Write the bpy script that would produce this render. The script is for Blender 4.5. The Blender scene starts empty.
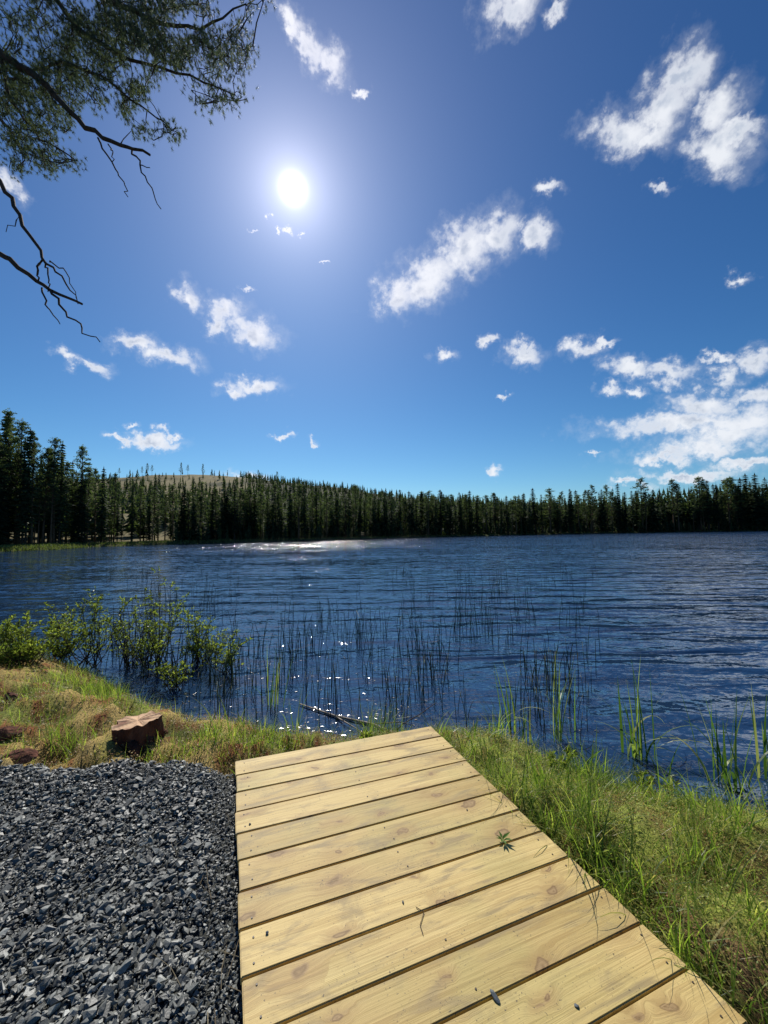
import bpy, bmesh, math, random
import numpy as np
from mathutils import Vector, Matrix

random.seed(7)
RNG = np.random.default_rng(7)
scn = bpy.context.scene
COL = scn.collection
PI = math.pi

# ------------------------------------------------------------------ camera
FPX, CX, CY = 390.0, 384.0, 512.0
CAM = Vector((0, 0, 1.9))
pitch, roll = math.atan((532.5 - 512) / FPX), math.radians(0.9)
fwd = Vector((0, math.cos(pitch), math.sin(pitch)))
r0 = Vector((1, 0, 0)); u0 = r0.cross(fwd)
rgt = r0 * math.cos(roll) - u0 * math.sin(roll)
upv = r0 * math.sin(roll) + u0 * math.cos(roll)

def ray(px, py):
    return (rgt * ((px - CX) / FPX) + upv * ((CY - py) / FPX) + fwd)

def at_z(px, py, z):
    d = ray(px, py); t = (z - CAM.z) / d.z
    return CAM + d * t

def at_y(px, py, Y):
    d = ray(px, py); return CAM + d * (Y / d.y)

cd = bpy.data.cameras.new("camera"); cam = bpy.data.objects.new("camera", cd)
COL.objects.link(cam)
cam.matrix_world = Matrix(((rgt.x, upv.x, -fwd.x, CAM.x), (rgt.y, upv.y, -fwd.y, CAM.y), (rgt.z, upv.z, -fwd.z, CAM.z), (0, 0, 0, 1)))
cd.sensor_fit = 'VERTICAL'; cd.sensor_height = 24; cd.lens = 24 * FPX / 1024
cd.clip_start = 0.05; cd.clip_end = 8000
scn.camera = cam
scn.view_settings.view_transform = 'Standard'; scn.view_settings.look = 'None'
scn.view_settings.exposure = 0; scn.view_settings.gamma = 1
scn.cycles.use_denoising = True
scn.cycles.max_bounces = 5; scn.cycles.diffuse_bounces = 2; scn.cycles.glossy_bounces = 2
scn.cycles.transmission_bounces = 3; scn.cycles.transparent_max_bounces = 8
scn.cycles.sample_clamp_indirect = 6; scn.cycles.sample_clamp_direct = 0
scn.cycles.caustics_reflective = False; scn.cycles.caustics_refractive = False

# ------------------------------------------------------------------ helpers
def tag(o, label=None, cat=None, group=None, kind=None):
    if label: o["label"] = label
    if cat: o["category"] = cat
    if group: o["group"] = group
    if kind: o["kind"] = kind
    return o

def empty(name, loc=(0, 0, 0), rz=0.0):
    o = bpy.data.objects.new(name, None); COL.objects.link(o)
    o.location = loc; o.rotation_euler = (0, 0, rz); o.empty_display_size = .1
    return o

def link(name, me, mat, parent=None, loc=None):
    o = bpy.data.objects.new(name, me); COL.objects.link(o)
    if mat and not me.materials: me.materials.append(mat)
    if parent: o.parent = parent
    if loc is not None: o.location = loc
    return o

def mesh_np(name, V, F, attrs=None, smooth=False, colour=None):
    """V (n,3), F list of arrays (m,k)."""
    V = np.asarray(V, dtype=np.float32)
    if isinstance(F, np.ndarray): F = [F]
    F = [f for f in F if len(f)]
    me = bpy.data.meshes.new(name)
    me.vertices.add(len(V)); me.vertices.foreach_set("co", V.ravel())
    nl = sum(f.size for f in F); nf = sum(len(f) for f in F)
    me.loops.add(nl); me.polygons.add(nf)
    me.loops.foreach_set("vertex_index", np.concatenate([f.ravel() for f in F]).astype(np.int32))
    tot = np.concatenate([np.full(len(f), f.shape[1], dtype=np.int32) for f in F])
    st = np.concatenate([[0], np.cumsum(tot)[:-1]]).astype(np.int32)
    me.polygons.foreach_set("loop_start", st)
    try: me.polygons.foreach_set("loop_total", tot)
    except Exception: pass
    me.polygons.foreach_set("use_smooth", np.full(nf, smooth, dtype=bool))
    me.update(calc_edges=True); 
    for k, a in (attrs or {}).items():
        at = me.attributes.new(k, 'FLOAT', 'POINT'); at.data.foreach_set("value", np.asarray(a, dtype=np.float32))
    if colour is not None:
        at = me.attributes.new("col", 'FLOAT_COLOR', 'POINT')
        c = np.ones((len(V), 4), dtype=np.float32); c[:, :3] = colour
        at.data.foreach_set("color", c.ravel())
    me.validate()
    return me

class MB:
    """collects tubes / tris / quads in python lists"""
    def __init__(s): s.v = []; s.q = []; s.t = []; s.r = []; s.cur = 0.5
    def add(s, p): s.v.append(tuple(p)); s.r.append(s.cur); return len(s.v) - 1
    def tube(s, pts, rad, n=6, cap=True):
        rings = []
        ref = Vector((0.31, 0.17, 0.93))
        for i, p in enumerate(pts):
            p = Vector(p)
            a = Vector(pts[max(i - 1, 0)]); b = Vector(pts[min(i + 1, len(pts) - 1)])
            d = (b - a)
            if d.length < 1e-9: d = Vector((0, 0, 1))
            d.normalize()
            rr = ref if abs(d.dot(ref)) < .95 else Vector((1, 0, 0))
            x = d.cross(rr).normalized(); y = d.cross(x)
            R = rad[i] if hasattr(rad, '__len__') else rad
            rings.append([s.add(p + (x * math.cos(2 * PI * k / n) + y * math.sin(2 * PI * k / n)) * R) for k in range(n)])
        for a, b in zip(rings, rings[1:]):
            for k in range(n): s.q.append((a[k], a[(k + 1) % n], b[(k + 1) % n], b[k]))
        if cap:
            c = s.add(pts[-1])
            for k in range(n): s.t.append((rings[-1][k], rings[-1][(k + 1) % n], c))
            c = s.add(pts[0])
            for k in range(n): s.t.append((rings[0][(k + 1) % n], rings[0][k], c))
        return s
    def leaf(s, base, d, nrm, L, W, bend=0.15):
        d = Vector(d).normalized(); side = d.cross(Vector(nrm))
        if side.length < 1e-6: side = d.orthogonal()
        side.normalize(); up = side.cross(d)
        base = Vector(base)
        a = s.add(base); b = s.add(base + d * L * .45 + side * W * .5 + up * L * bend)
        c = s.add(base + d * L - up * L * bend * .5); e = s.add(base + d * L * .45 - side * W * .5 + up * L * bend)
        s.t.append((a, b, c)); s.t.append((a, c, e))
    def mesh(s, name, smooth=False):
        F = []
        if s.q: F.append(np.array(s.q)) 
        if s.t: F.append(np.array(s.t))
        return mesh_np(name, np.array(s.v), F, {"rnd": s.r}, smooth)
    def build(s, name, mat, parent=None, smooth=False):
        return link(name, s.mesh(name, smooth), mat, parent)

def hash2(ix, iy, s=0):
    h = (ix.astype(np.int64) * 374761393 + iy.astype(np.int64) * 668265263 + s * 1442695041) & 0x7fffffff
    h = ((h ^ (h >> 13)) * 1274126177) & 0x7fffffff
    return ((h ^ (h >> 16)) & 0xffff) / 65535.0

def vn(x, y, s=0):
    x = np.asarray(x, dtype=float); y = np.asarray(y, dtype=float)
    ix = np.floor(x); iy = np.floor(y); fx = x - ix; fy = y - iy
    fx = fx * fx * (3 - 2 * fx); fy = fy * fy * (3 - 2 * fy)
    a = hash2(ix, iy, s); b = hash2(ix + 1, iy, s); c = hash2(ix, iy + 1, s); d = hash2(ix + 1, iy + 1, s)
    return (a + (b - a) * fx) * (1 - fy) + (c + (d - c) * fx) * fy

def fbm(x, y, s=0, o=4):
    r = 0; a = .5; n = 0
    for i in range(o):
        r = r + a * vn(np.asarray(x) * 2 ** i + 17.3 * i, np.asarray(y) * 2 ** i + 5.1 * i, s + i); n += a; a *= .5
    return r / n

def sstep(a, b, x):
    t = np.clip((x - a) / (b - a), 0, 1); return t * t * (3 - 2 * t)

# ------------------------------------------------------------------ materials
def mat_new(name):
    m = bpy.data.materials.new(name); m.use_nodes = True
    nt = m.node_tree; nt.nodes.clear()
    out = nt.nodes.new('ShaderNodeOutputMaterial')
    return m, nt, out

class NT:
    def __init__(s, nt): s.nt = nt
    def n(s, t, ins=None, **kw):
        nd = s.nt.nodes.new(t)
        for k, v in kw.items(): setattr(nd, k, v)
        for k, v in (ins or {}).items():
            if isinstance(v, bpy.types.NodeSocket): s.nt.links.new(v, nd.inputs[k])
            else: nd.inputs[k].default_value = v
        return nd
    def math(s, op, a, b=None, c=None, clamp=False):
        nd = s.n('ShaderNodeMath', operation=op, use_clamp=clamp)
        for i, v in enumerate((a, b, c)):
            if v is None: continue
            if isinstance(v, bpy.types.NodeSocket): s.nt.links.new(v, nd.inputs[i])
            else: nd.inputs[i].default_value = v
        return nd.outputs[0]
    def vm(s, op, a, b=None, out=0):
        nd = s.n('ShaderNodeVectorMath', operation=op)
        for i, v in enumerate((a, b)):
            if v is None: continue
            if isinstance(v, bpy.types.NodeSocket): s.nt.links.new(v, nd.inputs[i])
            else: nd.inputs[i].default_value = v
        return nd.outputs[out]
    def mix(s, f, a, b, blend='MIX'):
        nd = s.n('ShaderNodeMix', data_type='RGBA', blend_type=blend)
        for k, v in ((0, f), (6, a), (7, b)):
            if isinstance(v, bpy.types.NodeSocket): s.nt.links.new(v, nd.inputs[k])
            else: nd.inputs[k].default_value = v if k == 0 else tuple(v) + ((1,) if len(v) == 3 else ())
        return nd.outputs[2]
    def ramp(s, f, stops, interp='LINEAR'):
        nd = s.n('ShaderNodeValToRGB'); cr = nd.color_ramp; cr.interpolation = interp
        while len(cr.elements) < len(stops): cr.elements.new(.5)
        for e, (p, c) in zip(cr.elements, stops):
            e.position = p; e.color = tuple(c) + (1,) if len(c) == 3 else c
        s.nt.links.new(f, nd.inputs[0]); return nd.outputs[0]
    def maprange(s, v, a, b, c=0, d=1, smooth=False):
        nd = s.n('ShaderNodeMapRange', {0: v, 1: a, 2: b, 3: c, 4: d})
        if smooth: nd.interpolation_type = 'SMOOTHSTEP'
        return nd.outputs[0]

def mat_leaf(name, stops, trans=.35, rough=.55, attr='rnd', objvar=.0, spec=.3):
    m, nt, out = mat_new(name); N = NT(nt)
    a = N.n('ShaderNodeAttribute', attribute_name=attr).outputs['Fac']
    if objvar:
        oi = N.n('ShaderNodeObjectInfo').outputs['Random']
        a = N.math('ADD', a, N.math('MULTIPLY_ADD', oi, objvar, -objvar / 2), clamp=True)
    c = N.ramp(a, stops)
    p = N.n('ShaderNodeBsdfPrincipled', {'Base Color': c, 'Roughness': rough})
    p.inputs['Specular IOR Level'].default_value = spec
    tr = N.n('ShaderNodeBsdfTranslucent', {'Color': N.mix(1.0, c, (1.7, 1.9, .9), 'MULTIPLY')})
    mx = N.n('ShaderNodeMixShader', {0: trans}); nt.links.new(p.outputs[0], mx.inputs[1]); nt.links.new(tr.outputs[0], mx.inputs[2])
    nt.links.new(mx.outputs[0], out.inputs[0]); return m

def mat_noise(name, stops, scale=8, detail=8, rough=.8, bump=.3, bscale=30, bdist=.01, stretch=(1, 1, 1), spec=.25):
    m, nt, out = mat_new(name); N = NT(nt)
    tc = N.n('ShaderNodeTexCoord').outputs['Object']
    mp = N.n('ShaderNodeMapping', {'Vector': tc, 'Scale': stretch}).outputs[0]
    nz = N.n('ShaderNodeTexNoise', {'Vector': mp, 'Scale': scale, 'Detail': detail, 'Roughness': .65}).outputs[0]
    c = N.ramp(nz, stops)
    nb = N.n('ShaderNodeTexNoise', {'Vector': mp, 'Scale': bscale, 'Detail': 6}).outputs[0]
    b = N.n('ShaderNodeBump', {'Height': nb, 'Strength': bump, 'Distance': bdist}).outputs[0]
    p = N.n('ShaderNodeBsdfPrincipled', {'Base Color': c, 'Roughness': rough, 'Normal': b})
    p.inputs['Specular IOR Level'].default_value = spec
    nt.links.new(p.outputs[0], out.inputs[0]); return m

# ------------------------------------------------------------------ world
SUN = ray(293, 189).normalized()
sun_el = math.asin(SUN.z); sun_az = math.atan2(SUN.x, SUN.y)   # azimuth clockwise from +Y
w = bpy.data.worlds.new("World"); scn.world = w; w.use_nodes = True
wn = w.node_tree; wn.nodes.clear(); N = NT(wn)
wout = N.n('ShaderNodeOutputWorld')
D = N.n('ShaderNodeTexCoord').outputs['Generated']
sky = N.n('ShaderNodeTexSky', sky_type='NISHITA')
sky.sun_disc = False; sky.sun_elevation = sun_el; sky.sun_rotation = sun_az
sky.altitude = 300; sky.air_density = 1.0; sky.dust_density = 0.25; sky.ozone_density = 2.0
skyc = N.mix(1.0, sky.outputs[0], (0.86, 0.93, 1.04), 'MULTIPLY')
skyc = N.n('ShaderNodeHueSaturation', {'Saturation': 1.0, 'Value': .86, 'Color': skyc}).outputs[0]
sc_ = N.n('ShaderNodeSeparateColor', {0: skyc})
def cv(o, g, a): return N.math('MULTIPLY', N.math('POWER', N.math('MULTIPLY', o, .1), g), a * 10)
skyc = N.n('ShaderNodeCombineColor', {0: cv(sc_.outputs[0], 1.48, .90), 1: cv(sc_.outputs[1], 1.28, 1.05), 2: cv(sc_.outputs[2], 1.13, 1.03)}).outputs[0]
# clouds : (px, py, rx, ry, rot deg clockwise on screen)
CL = [(292, 22, 24, 11, 48), (312, 45, 26, 13, 50), (332, 66, 20, 15, 30),
      (512, 6, 34, 17, -25), (562, 3, 16, 8, -30),
      (688, 78, 34, 30, -35), (662, 110, 34, 30, -20), (622, 132, 40, 22, 8), (716, 112, 30, 26, -15),
      (722, 146, 34, 26, 25), (742, 132, 22, 12, -5), (648, 136, 22, 18, 30),
      (551, 187, 16, 7, -8), (659, 187, 14, 5, -8),
      (396, 296, 24, 20, -30), (428, 280, 40, 24, -28), (466, 252, 44, 26, -32), (498, 238, 24, 22, -20), (534, 231, 18, 17, 20),
      (526, 352, 20, 10, 0), (525, 344, 8, 7, 0), (445, 356, 10, 6, 0), (487, 342, 9, 6, 0), (583, 348, 20, 9, -18), (604, 338, 14, 4, -8),
      (634, 366, 28, 10, 8), (668, 370, 32, 10, 0), (609, 389, 13, 6, 0), (636, 388, 12, 6, 20), (724, 376, 20, 10, 5), (760, 362, 20, 12, 10), (718, 361, 16, 5, 0),
      (700, 403, 40, 14, 4), (752, 397, 28, 10, 0), (690, 424, 105, 11, -3), (735, 424, 64, 18, -3), (724, 440, 66, 14, -6), (700, 448, 80, 10, -7), (665, 457, 40, 6, -5),
      (690, 473, 58, 6, -2), (628, 484, 24, 4, 0), (750, 464, 40, 6, 0), (740, 278, 11, 6, 0), (498, 470, 7, 4, 0), (501, 396, 6, 2.5, 0), (596, 453, 9, 2, 0),
      (186, 293, 16, 12, 15), (226, 311, 22, 13, 0), (252, 332, 30, 14, 12), (216, 322, 12, 10, 0), (136, 344, 26, 10, 5), (168, 355, 34, 10, 10), (64, 355, 16, 6, 10), (88, 367, 26, 7, 18),
      (253, 386, 30, 8, 0), (236, 391, 14, 5, 10), (151, 441, 34, 6, 3), (132, 427, 9, 3, 0), (170, 434, 12, 4, 10), (120, 441, 14, 4, 0), (283, 435, 9, 3, 0), (315, 439, 6, 3, 0), (245, 480, 22, 5, 5),
      (254, 230, 5, 2, 0), (267, 222, 3, 3, 0), (275, 231, 4, 2, 0), (286, 232, 5, 3, 0), (300, 235, 3, 2, 0), (2, 182, 14, 14, 0), (360, 90, 7, 5, 0), (323, 262, 3, 1.5, 0), (248, 290, 8, 2.5, 20)]
nz = N.n('ShaderNodeTexNoise', {'Vector': D, 'Scale': 17.0, 'Detail': 7.0, 'Roughness': .6})
warp = N.vm('MULTIPLY', N.vm('SUBTRACT', nz.outputs['Color'], (.5, .5, .5)), (.085, .085, .085))
nz3 = N.n('ShaderNodeTexNoise', {'Vector': D, 'Scale': 60.0, 'Detail': 3.0, 'Roughness': .6})
warp = N.vm('ADD', warp, N.vm('MULTIPLY', N.vm('SUBTRACT', nz3.outputs['Color'], (.5, .5, .5)), (.03, .03, .03)))
Dw = N.vm('ADD', D, warp)
cur = None
for (px, py, rx, ry, rot) in CL:
    c = ray(px, py); cn = c.normalized(); k = math.radians(rot)
    a = ray(px + math.cos(k), py + math.sin(k)).normalized() - cn
    b = ray(px - math.sin(k), py + math.cos(k)).normalized() - cn
    sa, sb = a.length * rx * 1.15, b.length * ry * 1.2
    zx = a.normalized(); zz = cn; zy = zz.cross(zx).normalized(); zx = zy.cross(zz).normalized()
    R = Matrix((zx, zy, zz)).transposed()
    mp = N.n('ShaderNodeMapping', {'Vector': Dw, 'Location': cn, 'Rotation': R.to_euler('XYZ'), 'Scale': (sa, sb, .35)}, vector_type='TEXTURE')
    L = N.vm('LENGTH', mp.outputs[0], out=1)
    cur = L if cur is None else N.math('MINIMUM', cur, L)
f2 = N.n('ShaderNodeTexNoise', {'Vector': D, 'Scale': 34.0, 'Detail': 9.0, 'Roughness': .60}).outputs[0]
dens = N.math('ADD', N.math('SUBTRACT', 1.10, cur), N.math('MULTIPLY_ADD', f2, 1.5, -.75))
cm = N.maprange(dens, .02, .95, 0, 1, True)
# cloud tone: bright rim, greyer core
core = N.maprange(dens, .55, 1.2, 0, 1, True)
f3 = N.n('ShaderNodeTexNoise', {'Vector': D, 'Scale': 24.0, 'Detail': 5.0}).outputs[0]
core = N.math('MULTIPLY', core, N.maprange(f3, .4, .62, 0, 1, True))
ccol = N.mix(core, (8.8, 9.1, 9.6), (4.9, 5.6, 6.8))
veil = N.math('MULTIPLY', N.maprange(dens, -.30, .6, 0, 1, True), .17)
opa = N.math('MAXIMUM', N.math('MULTIPLY', cm, .94), veil)
skyc = N.mix(opa, skyc, ccol)
# sun disc and aureole
cosd = N.vm('DOT_PRODUCT', N.vm('NORMALIZE', D), tuple(SUN), out=1)
ang = N.math('MULTIPLY', N.math('ARCCOSINE', N.math('MINIMUM', cosd, .9999999)), 57.29578)
def glow(amp, sig, p=1.0):
    return N.math('MULTIPLY', N.math('EXPONENT', N.math('MULTIPLY', N.math('POWER', N.math('DIVIDE', ang, sig), p), -1.0)), amp)
g1 = N.math('ADD', glow(70, .72, 1.7), glow(9, 2.5, 1.0))
g2 = glow(2.7, 12.0, 1.0)
def scaled(col, f):
    nd = N.n('ShaderNodeVectorMath', operation='SCALE'); nd.inputs[0].default_value = col
    wn.links.new(f, nd.inputs['Scale']); return nd.outputs[0]
tot = N.vm('ADD', N.vm('ADD', skyc, scaled((1, .97, .98), g1)), scaled((.98, .75, 1.06), g2))
bg = N.n('ShaderNodeBackground', {'Color': tot, 'Strength': .1})
wn.links.new(bg.outputs[0], wout.inputs[0])
w.cycles.sampling_method = 'MANUAL'; w.cycles.sample_map_resolution = 1024

sd_ = bpy.data.lights.new("sun", 'SUN'); sd_.energy = 5.0; sd_.angle = math.radians(.53); sd_.color = (1, .95, .87)
so = bpy.data.objects.new("sun", sd_); COL.objects.link(so)
so.rotation_euler = SUN.to_track_quat('Z', 'Y').to_euler(); so.location = (0, 0, 30)

# ------------------------------------------------------------------ lake outline
near_px = [(-300, 628), (-100, 640), (0, 650), (70, 668), (112, 688), (130, 712), (180, 722), (240, 733), (300, 744), (360, 748), (430, 742), (480, 742),
           (530, 762), (590, 792), (680, 818), (768, 836), (900, 860), (1300, 900)]
shore = [at_z(x, y, 0) for x, y in near_px]
shore = [(p.x, p.y) for p in shore]
far = [(9, .5), (40, -6), (120, 0), (210, 30), (245, 90), (215, 150), (162, 165), (125, 170), (93, 168), (68, 163), (46, 154), (24, 141), (5, 128), (-8, 114), (-22, 103), (-34, 92), (-48, 86), (-56, 74), (-52, 62), (-56, 52), (-64, 40), (-55, 22), (-34, 13)]
LAKE = np.array(shore + far)

def sdist(x, y):
    """positive on land"""
    x = np.asarray(x, float); y = np.asarray(y, float)
    best = np.full(x.shape, 1e18); ins = np.zeros(x.shape, bool)
    n = len(LAKE)
    for i in range(n):
        ax, ay = LAKE[i]; bx, by = LAKE[(i + 1) % n]
        dx, dy = bx - ax, by - ay
        t = np.clip(((x - ax) * dx + (y - ay) * dy) / (dx * dx + dy * dy), 0, 1)
        best = np.minimum(best, (x - ax - t * dx) ** 2 + (y - ay - t * dy) ** 2)
        c = ((ay > y) != (by > y))
        with np.errstate(divide='ignore', invalid='ignore'):
            xi = (bx - ax) * (y - ay) / (by - ay if by != ay else 1e-12) + ax
        ins ^= (c & (x < xi))
    d = np.sqrt(best)
    return np.where(ins, -d, d)

# ------------------------------------------------------------------ deck frame
HD = 1.35
def camdir(px, py): return ray(px, py).normalized()
v1 = camdir(228, 537); v2 = camdir(1390, 560)
nrm = v2.cross(v1).normalized()
if nrm.z < 0: nrm = -nrm
e1 = v1; e2 = e1.cross(nrm).normalized()       # e2 to the right along planks
if e2.x < 0: e2 = -e2
def on_deck(px, py, lift=0.0):
    d = ray(px, py); t = -(HD - lift) / d.dot(nrm); return CAM + d * t
FL = on_deck(234.8, 760.8); FR = on_deck(431, 726.8)
DW = (FR - FL).dot(e2)
PITCH = (FL - on_deck(243.2, 977.6)).dot(e1) / 8.0
print("deck", FL, FR, "width", DW, "pitch", PITCH, "e1", e1, "e2", e2)
def deck_pt(u, v, h=0):   # u to the right from left edge, v toward camera from far edge
    return FL + e2 * u - e1 * v + nrm * h
def deck_uv(x, y):
    rx = np.asarray(x) - FL.x; ry = np.asarray(y) - FL.y
    det = e2.x * (-e1.y) - (-e1.x) * e2.y
    u = (rx * (-e1.y) - (-e1.x) * ry) / det
    v = (e2.x * ry - e2.y * rx) / det
    return u, v

gx_far = [(-9, 3.1), (-4.5, 2.62), (-2.6, 2.55), (-1.7, 2.60), (-.85, 2.52)]
def gravel_mask(x, y):
    u, v = deck_uv(x, y)
    far_y = np.interp(x, [p[0] for p in gx_far], [p[1] for p in gx_far]) + (fbm(np.asarray(x) * 3, np.asarray(y) * 3, 5) - .5) * .25
    return sstep(.0, .10, far_y - y) * sstep(.035, .005, u)

def u0_(x, y): return deck_uv(x, y)[0]
def ground_z(x, y):
    x = np.asarray(x, float); y = np.asarray(y, float)
    sd = sdist(x, y); r = np.hypot(x, y)
    landn = (.40 + .04 * sstep(0, .8, x)) * (1 - np.exp(-np.maximum(sd, 0) / .42))
    # near mound on left
    landn = landn + .14 * np.exp(-(((x + 3.3) / 1.1) ** 2 + ((y - 3.4) / .7) ** 2)) * sstep(0, .5, sd) + .07 * np.exp(-(((x + 1.6) / .5) ** 2 + ((y - 2.95) / .3) ** 2)) * sstep(0, .4, sd)
    g = gravel_mask(x, y)
    gz = .478 + .10 * (fbm(x * 1.7, y * 1.7, 9) - .5) * sstep(0, -.35, u0_(x, y)) + .04 * (fbm(x * 5, y * 5, 8) - .5) * sstep(0, -.2, u0_(x, y))
    u, v = deck_uv(x, y)
    hill_side = np.clip(.015 * np.clip(u - DW, 0, 2), 0, .03)
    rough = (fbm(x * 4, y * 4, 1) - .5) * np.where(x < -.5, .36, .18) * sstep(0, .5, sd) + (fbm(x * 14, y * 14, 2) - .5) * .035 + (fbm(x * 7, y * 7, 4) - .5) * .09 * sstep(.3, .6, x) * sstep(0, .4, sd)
    z = landn + (rough + hill_side) * sstep(14, 6, r)
    z = z * (1 - g) + gz * g
    under = sstep(.0, .05, u) * sstep(DW + .01, DW - .04, u) * sstep(-.1, .05, v)
    z = np.where(under > 0, z * (1 - under) + np.minimum(z, .30) * under, z)
    # far land
    farl = sstep(10, 40, r)
    z = z + farl * (np.clip(sd, 0, 200) * .012 + (fbm(x * .08, y * .08, 3) - .4) * 1.2 * sstep(0, 12, sd))
    h1 = 55 * np.exp(-(((x + 250) / np.where(x < -250, 300, 190)) ** 2 + ((y - 470) / 190) ** 2) / 2)
    h2 = 40 * np.exp(-(((x - 60) / 330) ** 2 + ((y - 560) / 150) ** 2) / 2)
    z = z + (h1 + h2 * .6) * sstep(5, 110, sd) * (.9 + .2 * fbm(x * .012, y * .012, 6))
    bed = -.10 - np.minimum(-np.minimum(sd, 0) * .35, 1.6)
    z = np.where(sd < 0, bed * sstep(0, -.25, sd) + z * (1 - sstep(0, -.25, sd)), z)
    return z

def ground_pt(x, y):
    return float(ground_z(np.array([x]), np.array([y]))[0])

def ground_hit(px, py, z0=.4):
    z = z0
    for _ in range(6):
        p = at_z(px, py, z); z = ground_pt(p.x, p.y)
    return Vector((p.x, p.y, z))

# ------------------------------------------------------------------ ground sheet
nA = 900
# finer angles in front
th = np.linspace(-PI, PI, nA, endpoint=False)
th = th - .55 * np.sin(th) * 1.0      # concentrate around +Y direction (th=0)
rr = np.concatenate([[0.02], np.geomspace(.25, 3000, 300)])
T, R_ = np.meshgrid(th, rr)
X = R_ * np.sin(T); Y = R_ * np.cos(T)
Z = ground_z(X.ravel(), Y.ravel()).reshape(X.shape)
V = np.stack([X.ravel(), Y.ravel(), Z.ravel()], 1)
i = np.arange(len(rr) - 1)[:, None] * nA; j = np.arange(nA)[None, :]; j2 = (j + 1) % nA
F = np.stack([(i + j).ravel(), (i + j2).ravel(), (i + nA + j2).ravel(), (i + nA + j).ravel()], 1)
x_, y_ = V[:, 0], V[:, 1]; sdv = sdist(x_, y_); rad_ = np.hypot(x_, y_)
n1 = fbm(x_ * 2.2, y_ * 2.2, 20)[:, None]; n2 = fbm(x_ * 9, y_ * 9, 30)[:, None]; n3 = fbm(x_ * .05, y_ * .05, 40)[:, None]
moss = np.array((.15, .165, .04)); peat = np.array((.06, .038, .02)); straw = np.array((.33, .24, .09)); rust = np.array((.19, .075, .035))
greeny = np.array((.21, .24, .05))
c = moss * (1 - sstep(.42, .6, n1)) + straw * sstep(.42, .6, n1)
c = c * (1 - sstep(.55, .7, n2)) + rust * sstep(.55, .7, n2)
rightside = sstep(-.3, .3, x_)[:, None]
c = c * (1 - rightside) + ((greeny * (1 - sstep(.48, .62, n2)) + np.array((.15, .12, .035)) * sstep(.48, .62, n2)) * (1 - sstep(.55, .68, n1)) + peat * 2.6 * sstep(.55, .68, n1)) * rightside
hollow_shade = (.45 + 1.1 * sstep(.34, .62, fbm(x_ * 4, y_ * 4, 1)))[:, None]; c = c * hollow_shade  # shade painted into the ground colour: hollows darker, hummocks lighter
wet = sstep(.28, 0, sdv)[:, None]; c = c * (1 - wet) + peat * .5 * wet
gm = gravel_mask(x_, y_)[:, None]; c = c * (1 - gm) + np.array((.085, .088, .082)) * gm
fc = np.array((.025, .032, .012)) * (1 - sstep(.4, .6, n3)) + np.array((.05, .05, .02)) * sstep(.4, .6, n3)
shoreg = sstep(6, 1, sdv)[:, None] * np.array((.075, .085, .035)) + (1 - sstep(6, 1, sdv))[:, None] * fc
clear = (sstep(-1.1, -.95, x_ / np.maximum(y_, 1)) * sstep(-.3, -.38, x_ / np.maximum(y_, 1)) * sstep(70, 84, y_) * sstep(.25, .4, fbm(x_ * .03, y_ * .03, 41)))[:, None]
shoreg = shoreg * (1 - clear) + (np.array((.22, .185, .09)) * (.5 + .8 * n1)) * clear
ff = sstep(12, 30, rad_)[:, None]; c = c * (1 - ff) + shoreg * ff
bed = sstep(0, -.3, sdv)[:, None]; c = c * (1 - bed) + np.array((.03, .022, .014)) * bed
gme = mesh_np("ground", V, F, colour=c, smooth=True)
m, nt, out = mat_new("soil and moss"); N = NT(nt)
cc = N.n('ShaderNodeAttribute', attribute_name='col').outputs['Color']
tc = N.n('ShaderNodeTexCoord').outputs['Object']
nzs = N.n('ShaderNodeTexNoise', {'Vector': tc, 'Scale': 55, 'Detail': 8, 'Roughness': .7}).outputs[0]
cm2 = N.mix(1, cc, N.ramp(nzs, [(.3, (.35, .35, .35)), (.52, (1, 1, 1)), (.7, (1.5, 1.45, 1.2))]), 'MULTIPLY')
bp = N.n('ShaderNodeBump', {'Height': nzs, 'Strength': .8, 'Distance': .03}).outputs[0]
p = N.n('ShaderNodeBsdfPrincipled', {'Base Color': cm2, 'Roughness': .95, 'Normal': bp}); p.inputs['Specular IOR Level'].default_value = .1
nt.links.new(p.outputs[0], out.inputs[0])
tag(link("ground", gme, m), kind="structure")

# ------------------------------------------------------------------ water
rw = np.concatenate([[.3], np.geomspace(1, 420, 90)])
aw = np.linspace(-PI, PI, 121)[:-1]
T, R_ = np.meshgrid(aw, rw); V = np.stack([(R_ * np.sin(T)).ravel(), (R_ * np.cos(T)).ravel(), np.zeros(T.size)], 1)
nA2 = 120; i = np.arange(len(rw) - 1)[:, None] * nA2; j = np.arange(nA2)[None, :]; j2 = (j + 1) % nA2
F = np.stack([(i + j).ravel(), (i + j2).ravel(), (i + nA2 + j2).ravel(), (i + nA2 + j).ravel()], 1)
cxy = V[F].mean(1)
keep = sdist(cxy[:, 0], cxy[:, 1]) < np.maximum(.6, np.hypot(cxy[:, 0], cxy[:, 1]) * .09)
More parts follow.
